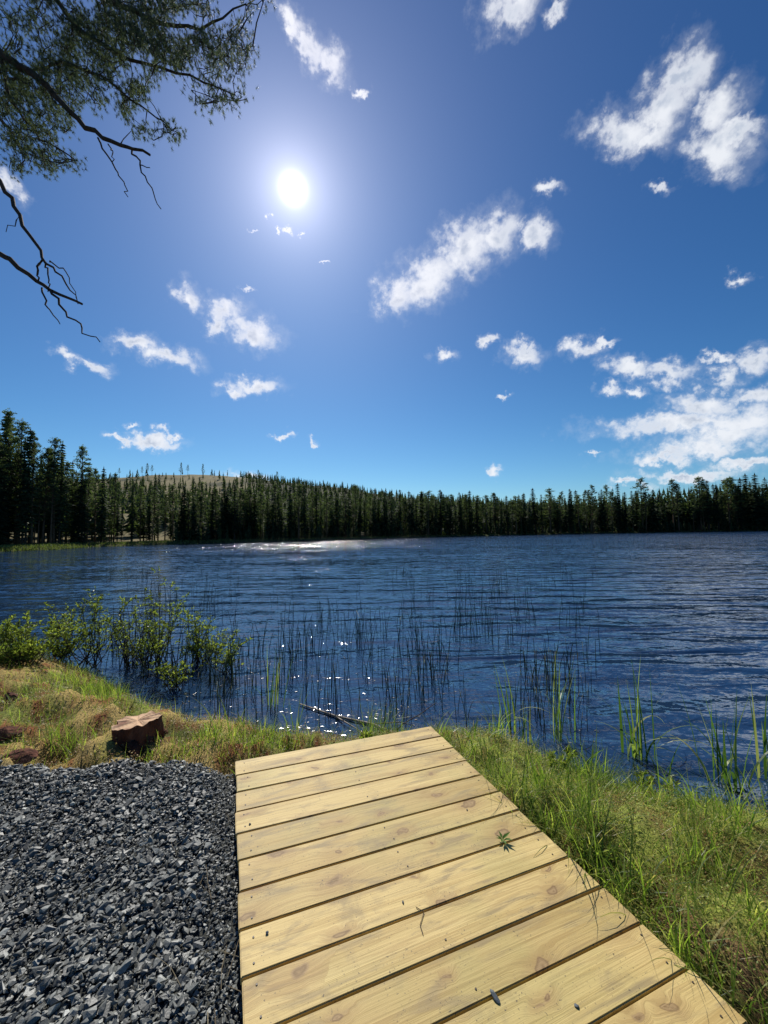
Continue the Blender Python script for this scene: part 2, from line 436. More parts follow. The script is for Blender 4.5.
# never under the higher land behind the camera
F = F[keep][:, ::-1]
us = np.unique(F); remap = np.zeros(len(V), int); remap[us] = np.arange(len(us)); V = V[us]; F = remap[F]
m, nt, out = mat_new("lake water"); N = NT(nt)
tc = N.n('ShaderNodeTexCoord').outputs['Object']
mpA = N.n('ShaderNodeMapping', {'Vector': tc, 'Rotation': (0, 0, math.radians(14)), 'Scale': (.5, 1.0, 1)}).outputs[0]
mpB = N.n('ShaderNodeMapping', {'Vector': tc, 'Rotation': (0, 0, math.radians(-20)), 'Scale': (.5, 1.0, 1)}).outputs[0]
w1 = N.n('ShaderNodeTexNoise', {'Vector': mpA, 'Scale': 2.6, 'Detail': 2.5, 'Roughness': .5, 'Distortion': .6}).outputs[0]
w2 = N.n('ShaderNodeTexNoise', {'Vector': mpB, 'Scale': 9.0, 'Detail': 2.5, 'Roughness': .5, 'Distortion': .4}).outputs[0]
w3 = N.n('ShaderNodeTexNoise', {'Vector': tc, 'Scale': .12, 'Detail': 2}).outputs[0]
amp = N.maprange(w3, .35, .65, .7, 1.25)
wx_ = N.n('ShaderNodeSeparateXYZ', {0: tc}).outputs[0]
mpC = N.n('ShaderNodeMapping', {'Vector': tc, 'Rotation': (0, 0, math.radians(20)), 'Scale': (.24, 1.0, 1)}).outputs[0]
w0 = N.n('ShaderNodeTexNoise', {'Vector': mpC, 'Scale': 1.5, 'Detail': 1.2, 'Roughness': .4, 'Distortion': .5}).outputs[0]
h = N.math('MULTIPLY', N.math('ADD', N.math('MULTIPLY', w0, N.maprange(wx_, -.5, 4.5, .085, .26)), N.math('ADD', N.math('MULTIPLY', w1, N.maprange(wx_, -.5, 4, .035, .075)), N.math('MULTIPLY', w2, .0142))), amp)
wy = N.vm('LENGTH', tc, out=1)
rgh = N.maprange(wy, 8, 70, .045, .09)
mpF = N.n('ShaderNodeMapping', {'Vector': tc, 'Rotation': (0, 0, math.radians(4)), 'Scale': (.45, 1.0, 1)}).outputs[0]
wf = N.n('ShaderNodeTexNoise', {'Vector': mpF, 'Scale': .9, 'Detail': 3.5, 'Roughness': .65, 'Distortion': .4}).outputs[0]
bp = N.n('ShaderNodeBump', {'Height': h, 'Strength': 1.0, 'Distance': 1.0}).outputs[0]
def slopes(scale, stretch, ax, ay, det, rot=0.0):
    mp_ = N.n('ShaderNodeMapping', {'Vector': tc, 'Rotation': (0, 0, rot), 'Scale': (stretch, 1.0, 1)}).outputs[0]
    c_ = N.n('ShaderNodeTexNoise', {'Vector': mp_, 'Scale': scale, 'Detail': det, 'Roughness': .6}).outputs['Color']
    return N.vm('MULTIPLY', N.vm('SUBTRACT', c_, (.5, .5, .5)), (ax, ay, 0))
farw = N.maprange(wy, 6, 60, 0, 1)
nn_ = N.vm('ADD', bp, slopes(15.0, .5, .16, .26, 2.0, .15))
nn_ = N.vm('ADD', nn_, slopes(34.0, .7, .20, .22, 1.0, -.3))
fs = N.n('ShaderNodeVectorMath', {0: N.vm('ADD', slopes(3.0, .7, 1.9, 2.0, 3.0, .1), slopes(.45, .3, .9, 1.0, 2.0, .1))}, operation='SCALE')
nt.links.new(farw, fs.inputs['Scale'])
nn_ = N.vm('NORMALIZE', N.vm('ADD', nn_, fs.outputs[0]))
p = N.n('ShaderNodeBsdfPrincipled', {'Base Color': (.013, .036, .085, 1), 'Roughness': rgh, 'IOR': 1.62, 'Normal': nn_})
nt.links.new(p.outputs[0], out.inputs[0])
tag(link("lake_water", mesh_np("lake_water", V, F), m), kind="structure")

# ------------------------------------------------------------------ wood deck
m_plank, nt, out = mat_new("new pine decking"); N = NT(nt)
tc = N.n('ShaderNodeTexCoord').outputs['Object']
oi = N.n('ShaderNodeObjectInfo').outputs['Random']
off = N.n('ShaderNodeCombineXYZ', {'X': N.math('MULTIPLY', oi, 37.0), 'Y': N.math('MULTIPLY', oi, 91.0), 'Z': N.math('MULTIPLY', oi, 13.0)}).outputs[0]
P0 = N.vm('ADD', tc, off)
# knots
mk = N.n('ShaderNodeMapping', {'Vector': P0, 'Scale': (3.1, 6.0, 0.01)}).outputs[0]
wk = N.n('ShaderNodeTexNoise', {'Vector': P0, 'Scale': 14, 'Detail': 2}).outputs['Color']
mkw = N.vm('ADD', mk, N.vm('MULTIPLY', N.vm('SUBTRACT', wk, (.5, .5, .5)), (.38, .38, 0)))
vo = N.n('ShaderNodeTexVoronoi', {'Vector': mkw, 'Scale': 1.0, 'Randomness': .9}, voronoi_dimensions='2D')
kd = vo.outputs['Distance']; ks = N.n('ShaderNodeSeparateColor', {0: vo.outputs['Color']})
kon = N.math('GREATER_THAN', ks.outputs[0], .30)
kr = N.maprange(ks.outputs[1], 0, 1, .04, .13)
rel = N.math('DIVIDE', kd, kr)
knot = N.math('MULTIPLY', N.maprange(rel, .75, 1.15, 1, 0, True), kon)
halo = N.math('MULTIPLY', N.maprange(rel, .8, 4.2, 1, 0, True), kon)
rings = N.math('SINE', N.math('ADD', N.math('MULTIPLY', rel, 7.0), N.math('MULTIPLY', ks.outputs[2], 6.0)))
# long grain deflected round the knots
gy = N.n('ShaderNodeSeparateXYZ', {0: P0})
yy = N.math('ADD', gy.outputs[1], N.math('MULTIPLY', halo, .022))
gv = N.n('ShaderNodeCombineXYZ', {'X': N.math('MULTIPLY', gy.outputs[0], .8), 'Y': N.math('MULTIPLY', yy, 26.0), 'Z': N.math('MULTIPLY', oi, 50.0)}).outputs[0]
g1 = N.n('ShaderNodeTexNoise', {'Vector': gv, 'Scale': 1.0, 'Detail': 5, 'Roughness': .6, 'Distortion': .5}).outputs[0]
gv2 = N.n('ShaderNodeCombineXYZ', {'X': N.math('MULTIPLY', gy.outputs[0], 3.0), 'Y': N.math('MULTIPLY', yy, 210.0), 'Z': N.math('MULTIPLY', oi, 50.0)}).outputs[0]
g2 = N.n('ShaderNodeTexNoise', {'Vector': gv2, 'Scale': 1.0, 'Detail': 3, 'Roughness': .6}).outputs[0]
bands = N.math('SINE', N.math('MULTIPLY', g1, 34.0))
base = N.mix(N.maprange(g1, .3, .7, 0, 1), (.54, .385, .135), (.70, .53, .215))
base = N.mix(N.maprange(bands, .3, .9, 0, .38), base, (.40, .25, .08))
base = N.mix(N.maprange(g2, .52, .62, 0, .36), base, (.34, .23, .08))
base = N.mix(1, base, N.ramp(N.math('FRACT', N.math('MULTIPLY', oi, 7.31)), [(0, (.80, .78, .72)), (.5, (.98, .97, .95)), (1, (1.1, 1.1, 1.1))]), 'MULTIPLY')
blot = N.n('ShaderNodeTexNoise', {'Vector': P0, 'Scale': 5.0, 'Detail': 6, 'Roughness': .65}).outputs[0]
base = N.mix(N.maprange(blot, .52, .72, 0, .7, True), base, (.27, .20, .10))       # grey dirt
blot2 = N.n('ShaderNodeTexNoise', {'Vector': P0, 'Scale': 2.6, 'Detail': 3}).outputs[0]
base = N.mix(N.maprange(blot2, .45, .7, 0, .35, True), base, (.40, .36, .12))       # greenish treatment
bl3 = N.n('ShaderNodeTexNoise', {'Vector': N.n('ShaderNodeMapping', {'Vector': P0, 'Scale': (.9, 4.5, 1)}).outputs[0], 'Scale': 3.2, 'Detail': 7, 'Roughness': .6, 'Distortion': .8}).outputs[0]
base = N.mix(N.maprange(bl3, .50, .68, 0, .7, True), base, (.27, .20, .10))
base = N.mix(N.math('MULTIPLY', halo, .5), base, (.36, .22, .08))
base = N.mix(N.math('MULTIPLY', knot, .8), base, N.mix(N.maprange(rings, -1, 1, 0, 1), (.19, .11, .045), (.34, .22, .10)))
spk = N.n('ShaderNodeTexNoise', {'Vector': P0, 'Scale': 130.0, 'Detail': 2}).outputs[0]
spm = N.math('MULTIPLY', N.maprange(spk, .66, .70, 0, 1), N.maprange(blot, .42, .58, .15, .9))
base = N.mix(spm, base, (.10, .08, .05))
hh = N.math('ADD', N.math('MULTIPLY', g2, .5), N.math('MULTIPLY', bands, .12))
bp = N.n('ShaderNodeBump', {'Height': hh, 'Strength': .6, 'Distance': .002}).outputs[0]
p = N.n('ShaderNodeBsdfPrincipled', {'Base Color': base, 'Roughness': .62, 'Normal': bp}); p.inputs['Specular IOR Level'].default_value = .3
nt.links.new(p.outputs[0], out.inputs[0])
m_screw = mat_noise("dark screw heads", [(.3, (.05, .04, .03)), (.7, (.12, .09, .06))], 200, 2, .5, .1)
m_beam = mat_noise("brown joist wood", [(.3, (.10, .045, .02)), (.7, (.22, .11, .05))], 6, 8, .8, .4, 40, .003, (1, 8, 8))

deck = empty("wooden_jetty", deck_pt(0, 0, -.03))
tag(deck, "pale new pine boardwalk of wide planks running down to the lake", "boardwalk")
Rm = Matrix((e2, -e1, nrm)).transposed().to_4x4()
if Rm.determinant() < 0:
    print("bad handedness")
deck_inv = Matrix.Translation(deck.location).inverted()
def box_mesh(name, sx, sy, sz, bev=.003, seed=0):
    bm = bmesh.new(); bmesh.ops.create_cube(bm, size=1)
    for v in bm.verts: v.co = Vector((v.co.x * sx, v.co.y * sy, v.co.z * sz))
    bmesh.ops.bevel(bm, geom=list(bm.edges), offset=bev, segments=2, affect='EDGES')
    me = bpy.data.meshes.new(name); bm.to_mesh(me); bm.free(); return me
NP = 15
TH = .028
screw_me = None
yx = Matrix((e2, e1, nrm)).transposed().to_4x4()
for k in range(NP):
    wid = PITCH - .0075 + random.uniform(-.0025, .0025)
    skew = random.uniform(-.0012, .0012)
    du = random.uniform(-.007, .007)
    me = box_mesh("plank", DW, wid, TH)
    o = link("plank", me, m_plank, deck)
    rot = Matrix.Rotation(skew, 4, 'Z') @ Matrix.Rotation(random.uniform(-.0016, .0016), 4, 'Y')
    o.matrix_parent_inverse = Matrix(); 
    o.matrix_local = deck_inv @ Matrix.Translation(deck_pt(DW / 2 + du, (k + .5) * PITCH, -TH / 2 + random.uniform(-.001, .001))) @ yx @ rot
    for u in (-DW / 2 + .05, -.02, DW / 2 - .05):
        for s in (-1, 1):
            if u == -.02 and random.random() < .45: continue
            if screw_me is None:
                bm = bmesh.new(); bmesh.ops.create_cone(bm, cap_ends=True, segments=10, radius1=.0036, radius2=.0032, depth=.003)
                screw_me = bpy.data.meshes.new("screw"); bm.to_mesh(screw_me); bm.free()
            sc = link("screw", screw_me, m_screw, o)
            sc.location = (u + random.uniform(-.012, .012), s * (wid * .28) + random.uniform(-.006, .006), TH / 2 + .0005)
for u in (.02, DW * .5, DW - .02):
    me = box_mesh("joist", .045, NP * PITCH - .02, .12)
    o = link("joist", me, m_beam, deck)
    o.matrix_local = deck_inv @ Matrix.Translation(deck_pt(u if u != .02 else .0255, NP * PITCH / 2, -TH - .062)) @ yx

# things on the deck
m_green = mat_leaf("fresh leaf", [(0, (.06, .14, .02)), (1, (.14, .25, .05))], .3)
m_stone = mat_noise("grey slate", [(.3, (.06, .075, .085)), (.7, (.16, .18, .19))], 25, 6, .6, .4, 60, .003)
m_twig = mat_noise("dry twig bark", [(.3, (.05, .035, .025)), (.7, (.13, .09, .06))], 30, 4, .8)
b = MB(); c0 = Vector((0, 0, 0))
for k in range(9):
    a = k * 2.39996; L = random.uniform(.028, .05); b.cur = random.random()
    b.leaf(c0 + Vector((0, 0, .004 + .001 * k)), (math.cos(a), math.sin(a), random.uniform(.15, .6)), (0, 0, 1), L, L * .30, .06)
sp = empty("leafy_sprig", on_deck(503, 842, .001)); b.build("leaves", m_green, sp)
b = MB(); b.tube([(0, 0, .003), (.006, -.008, .004), (.010, -.02, .004)], .0012, 5); b.build("stem", m_green, sp)
tag(sp, "small green leafy sprig lying on the boardwalk planks", "sprig")

def rock_mesh(name, sx, sy, sz, seed, sub=2, rough=.25):
    rs = random.Random(seed)
    bm = bmesh.new(); bmesh.ops.create_icosphere(bm, subdivisions=sub, radius=.5)
    cuts = [(Vector((rs.uniform(-1, 1), rs.uniform(-1, 1), rs.uniform(-1, 1))).normalized(), rs.uniform(.24, .4)) for _ in range(9)]
    for v in bm.verts:
        for n_, d_ in cuts:
            e = v.co.dot(n_) - d_
            if e > 0: v.co -= n_ * e
        v.co = Vector((v.co.x * sx, v.co.y * sy, v.co.z * sz))
    me = bpy.data.meshes.new(name); bm.to_mesh(me); bm.free(); return me
def deck_rock(px, py, sx, sy, sz, seed, rz, label):
    o = link("stone", rock_mesh("stone", sx, sy, sz, seed), m_stone, None, on_deck(px, py, sz * .32))
    o.rotation_euler = (0, 0, rz); tag(o, label, "stone"); return o
deck_rock(495, 996, .020, .045, .016, 3, .5, "narrow upright grey stone chip near the plank gap at the deck's front")
deck_rock(577, 1006, .016, .016, .008, 4, .2, "pale flat grey stone flake beside the last long gap of the deck")
deck_rock(250, 824, .012, .012, .010, 5, .3, "tiny dark pebble by the boardwalk's left edge, far planks")
deck_rock(267, 933, .014, .012, .009, 8, 1.3, "tiny dark pebble on a middle plank near the gravel side")
deck_rock(403, 902, .010, .015, .008, 6, 0, "tiny dark crumb in the middle of the deck above a thin twig")
deck_rock(467, 810, .009, .014, .007, 7, 0, "tiny dark crumb on the deck up from the green sprig")
b = MB(); pts = [on_deck(x, y, .003) for x, y in ((416, 907), (424, 912), (420, 925), (423, 934))]
b.tube(pts, .0013, 5)
tag(b.build("twig", m_twig), "thin bent dark twig lying across a gap in the boardwalk", "twig")

# ------------------------------------------------------------------ gravel
def make_gravel():
    protos = []
    for k in range(14):
        rs = random.Random(100 + k)
        bm = bmesh.new()
        # convex hull of a few random points = angular crushed stone
        sx, sy, sz = rs.uniform(.8, 1.2), rs.uniform(.45, .85), rs.uniform(.25, .5)
        for _ in range(10):
            v = Vector((rs.gauss(0, 1), rs.gauss(0, 1), rs.gauss(0, 1))).normalized() * .5
            bm.verts.new((v.x * sx, v.y * sy, v.z * sz))
        r = bmesh.ops.convex_hull(bm, input=list(bm.verts))
        bmesh.ops.triangulate(bm, faces=list(bm.faces))
        bm.verts.index_update(); bm.verts.ensure_lookup_table()
        protos.append((np.array([v.co[:] for v in bm.verts]), np.array([[v.index for v in f.verts] for f in bm.faces])))
        bm.free()
    n = 105000
    xs = RNG.uniform(-3.6, .45, n); ys = RNG.uniform(.2, 2.75, n)
    gmv = gravel_mask(xs, ys)
    keep = RNG.random(n) < gmv
    keep &= ~((ys < .75) & (RNG.random(n) < .45)) & ~((xs < -2.8) & (RNG.random(n) < .4))
    xs, ys = xs[keep], ys[keep]; n = len(xs)
    pile = fbm(xs * 2.1, ys * 2.1, 77)
    size = RNG.lognormal(math.log(.0160), .58, n) * (0.75 + .6 * fbm(xs * 1.2, ys * 1.2, 88))
    size = np.clip(size, .008, .055)
    u, v = deck_uv(xs, ys)
    size = np.where(u > -.12, np.minimum(size, .02), size)
    zs = ground_z(xs, ys) + RNG.random(n) * .018 + .002
    zs = np.where(u > -.15, np.minimum(zs, .515 - size * .2), zs)
    ez = RNG.uniform(0, 2 * PI, n); ex = RNG.normal(0, .30, n); ey = RNG.normal(0, .30, n)
    rnd = np.clip(RNG.beta(1.6, 3.2, n) + (fbm(xs * 1.1, ys * 1.1, 61) - .5) * .5 + .12 * sstep(1.6, .9, ys), 0, 1)
    pid = RNG.integers(0, len(protos), n)
    VV, FF, RR = [], [], []; base = 0
    for k, (pv, pf) in enumerate(protos):
        idx = np.where(pid == k)[0]; m_ = len(idx)
        P = pv[None] * size[idx][:, None, None]
        cx, sx = np.cos(ex[idx])[:, None], np.sin(ex[idx])[:, None]
        y1 = P[:, :, 1] * cx - P[:, :, 2] * sx; z1 = P[:, :, 1] * sx + P[:, :, 2] * cx
        cy, sy = np.cos(ey[idx])[:, None], np.sin(ey[idx])[:, None]
        x2 = P[:, :, 0] * cy + z1 * sy; z2 = -P[:, :, 0] * sy + z1 * cy
        cz, sz = np.cos(ez[idx])[:, None], np.sin(ez[idx])[:, None]
        x3 = x2 * cz - y1 * sz; y3 = x2 * sz + y1 * cz
        Q = np.stack([x3 + xs[idx][:, None], y3 + ys[idx][:, None], z2 + zs[idx][:, None]], 2)
        VV.append(Q.reshape(-1, 3)); RR.append(np.repeat(rnd[idx], pv.shape[0]))
        FF.append((pf[None] + (np.arange(m_) * pv.shape[0])[:, None, None] + base).reshape(-1, 3)); base += m_ * pv.shape[0]
    return mesh_np("gravel", np.concatenate(VV), np.concatenate(FF), {"rnd": np.concatenate(RR)})
m_grav, nt, out = mat_new("crushed slate"); N = NT(nt)
a = N.n('ShaderNodeAttribute', attribute_name='rnd').outputs['Fac']
tc = N.n('ShaderNodeTexCoord').outputs['Object']
nzg = N.n('ShaderNodeTexNoise', {'Vector': tc, 'Scale': 160, 'Detail': 4}).outputs[0]
cg = N.ramp(a, [(0, (.055, .055, .049)), (.35, (.12, .124, .11)), (.7, (.22, .226, .20)), (1, (.44, .45, .40))])
cg = N.mix(1, cg, N.ramp(nzg, [(.3, (.7, .7, .7)), (.7, (1.25, 1.25, 1.25))]), 'MULTIPLY')
bp = N.n('ShaderNodeBump', {'Height': nzg, 'Strength': .4, 'Distance': .003}).outputs[0]
p = N.n('ShaderNodeBsdfPrincipled', {'Base Color': cg, 'Roughness': .5, 'Normal': bp}); p.inputs['Specular IOR Level'].default_value = .45
nt.links.new(p.outputs[0], out.inputs[0])
tag(link("gravel", make_gravel(), m_grav), "dark blue grey crushed stone gravel beside the boardwalk", "gravel", kind="stuff")

b = MB(); rs = random.Random(31)
for _ in range(46):
    v_ = rs.uniform(.4, 2.6); u_ = -abs(rs.gauss(.02, .09)) - .015; q0 = deck_pt(u_, v_); q0.z = .515
    a = rs.uniform(0, 6.3); L = rs.uniform(.05, .16); d = Vector((math.cos(a), math.sin(a), 0)); b.cur = rs.random()
    b.tube([q0, q0 + d * L * .5 + Vector((0, 0, rs.uniform(0, .02))), q0 + d * L + Vector((rs.gauss(0, .02), rs.gauss(0, .02), .004))], [.0011, .001, .0006], 4)
m_straw = mat_leaf("dead straw", [(0, (.16, .11, .06)), (1, (.42, .34, .2))], .2)
tag(b.build("dead_straw", m_straw), "dry dead grass straws lying on the gravel along the boardwalk", "straw", kind="stuff")
# ------------------------------------------------------------------ grass blades (vectorised)
def blades(xs, ys, H, W, lean, curl, rnd, seg=4, zs=None, az=None):
    n = len(xs)
    z0 = (ground_z(xs, ys) if zs is None else zs) - .01
    az = RNG.uniform(0, 2 * PI, n) if az is None else az
    dx, dy = np.cos(az), np.sin(az); wx, wy = -dy, dx
    tw = RNG.normal(0, .5, n); wx, wy = wx * np.cos(tw) + dx * np.sin(tw), wy * np.cos(tw) + dy * np.sin(tw)
    rows = []
    for k in range(seg + 1):
        t = k / seg
        ang = lean + curl * t
        # integrate position along arc
        if k == 0: hx = np.zeros(n); hz = np.zeros(n)
        else:
            hx = hx + np.sin(lean + curl * (t - .5 / seg)) * H / seg; hz = hz + np.cos(lean + curl * (t - .5 / seg)) * H / seg
        wk = W * (1 - t ** 1.6) * (.6 + .4 * min(1, t * 4)) * .5
        c = np.stack([xs + dx * hx, ys + dy * hx, z0 + hz], 1)
        wv = np.stack([wx * wk, wy * wk, 0 * wk], 1)
        if k < seg: rows += [c - wv, c + wv]
        else: rows += [c]
    V = np.stack(rows, 1)  # n, 2seg+1, 3
    m = V.shape[1]; base = (np.arange(n) * m)[:, None]
    q = np.concatenate([np.stack([base + 2 * k, base + 2 * k + 1, base + 2 * k + 3, base + 2 * k + 2], 2).reshape(-1, 4) for k in range(seg - 1)])
    t = np.stack([base + 2 * (seg - 1), base + 2 * (seg - 1) + 1, base + 2 * seg], 2).reshape(-1, 3)
    return V.reshape(-1, 3), q, t, np.repeat(rnd, m)
def join(parts):
    VV, QQ, TT, RR = [], [], [], []; b = 0
    for V, q, t, r in parts:
        VV.append(V); QQ.append(q + b); TT.append(t + b); RR.append(r); b += len(V)
    return np.concatenate(VV), [np.concatenate(QQ), np.concatenate(TT)], np.concatenate(RR)

m_grass = mat_leaf("bank grass", [(0, (.05, .085, .018)), (.35, (.13, .19, .035)), (.6, (.25, .31, .065)), (.8, (.42, .40, .13)), (1, (.50, .38, .18))], .58, .38)
def scatter(n, x0, x1, y0, y1, f):
    xs = RNG.uniform(x0, x1, n); ys = RNG.uniform(y0, y1, n)
    k = RNG.random(n) < f(xs, ys); return xs[k], ys[k]
def open_land(xs, ys, lo=-.05):
    u, v = deck_uv(xs, ys); sd = sdist(xs, ys)
    on = (u > -.01) & (u < DW + .005) & (v > -.02)
    return (sd > lo) & (~on) & (gravel_mask(xs, ys) < .15)
parts = []
# right bank: dense fresh grass in tufts
def f_right(xs, ys):
    cl = fbm(xs * 5, ys * 5, 11); return open_land(xs, ys) * (xs > -.2) * (.12 + .88 * sstep(.44, .58, cl)) * sstep(4.2, 2.6, np.hypot(xs, ys) * .9)
xs, ys = scatter(64000, -.3, 3.9, .2, 3.6, f_right)
tuft = fbm(xs * 3, ys * 3, 12); n = len(xs)
near_deck = np.exp(-np.clip(deck_uv(xs, ys)[0] - DW, 0, 9) / .35)
H = (.03 + .20 * RNG.random(n) ** 1.8) * (.2 + 1.5 * sstep(.3, .7, tuft) + .55 * near_deck)
rnd = np.clip(RNG.normal(.40, .26, n) + (tuft - .5) * -.5, 0, 1)
parts.append(blades(xs, ys, H, RNG.uniform(.0018, .0045, n), np.abs(RNG.normal(0, .5, n)), RNG.uniform(0, 1.7, n), rnd))
xs, ys = scatter(14000, -.3, 3.9, .2, 3.6, lambda a, b: open_land(a, b) * (fbm(a * 2.5, b * 2.5, 13) > .38)); n = len(xs)
parts.append(blades(xs, ys, RNG.uniform(.05, .16, n), RNG.uniform(.0016, .0035, n), RNG.uniform(.9, 1.45, n), RNG.uniform(0, .5, n), np.clip(RNG.normal(.88, .1, n), 0, 1), 4, ground_z(xs, ys) + .02))
# long arching leaves along the deck edge
nn2 = 380; vv2 = RNG.uniform(0, 2.3, nn2); uu2 = DW + .045 + np.abs(RNG.normal(0, .10, nn2))
ex2 = FL.x + e2.x * uu2 - e1.x * vv2; ey2 = FL.y + e2.y * uu2 - e1.y * vv2
parts.append(blades(ex2, ey2, RNG.uniform(.14, .34, nn2), RNG.uniform(.0035, .0075, nn2), np.abs(RNG.normal(.15, .25, nn2)), RNG.uniform(.4, 2.0, nn2), np.clip(RNG.normal(.4, .25, nn2), 0, 1), 6))
sa = np.array(shore); m_ = 260; ts_ = RNG.integers(2, len(sa) - 2, m_); fr = RNG.random(m_)
sx_ = sa[ts_, 0] * (1 - fr) + sa[ts_ + 1, 0] * fr; sy_ = sa[ts_, 1] * (1 - fr) + sa[ts_ + 1, 1] * fr
kk = RNG.integers(6, 20, m_); xs = np.repeat(sx_, kk) + RNG.normal(0, .035, kk.sum()); ys = np.repeat(sy_, kk) + RNG.normal(0, .035, kk.sum()) - .04
ok = open_land(xs, ys, -.12); hk = np.repeat(RNG.uniform(.08, .24, m_), kk)[ok]; xs, ys = xs[ok], ys[ok]; n = len(xs)
parts.append(blades(xs, ys, hk * RNG.uniform(.5, 1.1, n), RNG.uniform(.003, .006, n), np.abs(RNG.normal(.1, .3, n)), RNG.uniform(.1, 1.6, n), np.clip(RNG.normal(.45, .3, n), 0, 1), 5, np.maximum(ground_z(xs, ys), -.03)))
# broader leaves in clumps
cxs, cys = scatter(460, -.2, 3.6, .3, 3.4, lambda a, b: open_land(a, b) * sstep(.36, .55, fbm(a * 3.1, b * 3.1, 15)))
k = RNG.integers(5, 14, len(cxs)); xs = np.repeat(cxs, k) + RNG.normal(0, .018, k.sum()); ys = np.repeat(cys, k) + RNG.normal(0, .018, k.sum()); n = len(xs)
ok = open_land(xs, ys); xs, ys = xs[ok], ys[ok]; n = len(xs)
hk = np.repeat(RNG.uniform(.12, .44, len(cxs)), k)[ok]
parts.append(blades(xs, ys, hk * RNG.uniform(.6, 1.1, n), RNG.uniform(.004, .0085, n), np.abs(RNG.normal(.1, .3, n)), RNG.uniform(.1, 1.9, n), np.clip(RNG.normal(.38, .22, n), 0, 1), 5))
V, F, R1 = join(parts)
tag(link("bank_grass", mesh_np("bank_grass", V, F, {"rnd": R1}), m_grass), "fresh green grass covering the bank right of the boardwalk", "grass", kind="stuff")

parts = []
def f_left(xs, ys):
    cl = fbm(xs * 3, ys * 3, 21); return open_land(xs, ys) * (xs < .6) * (.25 + .75 * sstep(.4, .6, cl))
xs, ys = scatter(60000, -9.5, .5, 2.25, 8.5, f_left); n = len(xs)
q = fbm(xs * 1.6, ys * 1.6, 22)
H = (.025 + .12 * RNG.random(n) ** 2) * (.4 + 1.8 * q)
rnd = np.clip(RNG.normal(.66, .2, n) - sstep(.46, .62, q) * .36, 0, 1)
parts.append(blades(xs, ys, H, RNG.uniform(.002, .005, n), np.abs(RNG.normal(0, .5, n)), RNG.uniform(0, 1.8, n), rnd, 3))
for (px, py, nn, hh_, sp_) in ((62, 745, 34, .26, .07), (88, 690, 60, .26, .16), (105, 700, 50, .24, .14), (75, 682, 50, .2, .2), (200, 748, 70, .17, .2), (232, 742, 80, .19, .16), (262, 742, 70, .17, .15), (285, 745, 40, .14, .1), (20, 765, 14, .15, .07), (120, 765, 16, .12, .08), (170, 752, 30, .12, .1), (30, 690, 40, .16, .2)):
    g = ground_hit(px, py); n = int(nn * 3.2)
    xs = g.x + RNG.normal(0, sp_, n); ys = g.y + RNG.normal(0, sp_ * .7, n); ok = open_land(xs, ys); xs, ys = xs[ok], ys[ok]; n = len(xs)
    if n: parts.append(blades(xs, ys, hh_ * RNG.uniform(.5, 1.1, n), RNG.uniform(.003, .006, n), np.abs(RNG.normal(.08, .25, n)), RNG.uniform(.1, 1.5, n), np.clip(RNG.normal(.42, .2, n), 0, 1), 5))
V, F, R1 = join(parts)
tag(link("mound_grass", mesh_np("mound_grass", V, F, {"rnd": R1}), m_grass), "straw and green grass over the mossy mound behind the gravel", "grass", kind="stuff")

# low leafy ground cover
def herb_mesh(name, n, f, x0, x1, y0, y1, mat, lw=(.008, .02), label=""):
    xs, ys = scatter(n, x0, x1, y0, y1, f); n = len(xs)
    z = ground_z(xs, ys) + RNG.uniform(0, .05, n)
    az = RNG.uniform(0, 2 * PI, n); el = RNG.uniform(-.2, 1.0, n); L = RNG.uniform(lw[0], lw[1], n); W = L * RNG.uniform(.35, .6, n)
    d = np.stack([np.cos(az) * np.cos(el), np.sin(az) * np.cos(el), np.sin(el)], 1); s = np.stack([-np.sin(az), np.cos(az), RNG.normal(0, .3, n)], 1)
    p = np.stack([xs, ys, z], 1)
    V = np.stack([p, p + d * (L * .5)[:, None] + s * (W * .5)[:, None], p + d * L[:, None], p + d * (L * .5)[:, None] - s * (W * .5)[:, None]], 1).reshape(-1, 3)
    F = (np.arange(n) * 4)[:, None] + np.arange(4)[None]
    r = np.repeat(RNG.random(n), 4)
    return tag(link(name, mesh_np(name, V, F, {"rnd": r}), mat), label, "ground cover", kind="stuff")
m_herb = mat_leaf("mossy leaf", [(0, (.05, .08, .015)), (.5, (.28, .34, .06)), (.85, (.46, .44, .10)), (.93, (.36, .2, .07)), (1, (.30, .07, .04))], .35)
m_herb2 = mat_leaf("dry moss tips", [(0, (.08, .08, .02)), (.4, (.28, .21, .07)), (.7, (.45, .30, .12)), (1, (.27, .10, .045))], .3)
herb_mesh("leafy_ground_cover", 150000, lambda a, b: open_land(a, b) * (.3 + .7 * sstep(.34, .5, fbm(a * 3.3, b * 3.3, 55))), -.2, 3.6, .2, 3.4, m_herb, (.005, .014), "yellow green moss and small leaves covering the right bank")
herb_mesh("dry_moss", 110000, lambda a, b: open_land(a, b) * (.35 + .65 * sstep(.4, .6, fbm(a * 2.3, b * 2.3, 56))), -5.5, .4, 2.2, 5.8, m_herb2, (.006, .018), "dry straw coloured moss and litter on the mound left of the boardwalk")

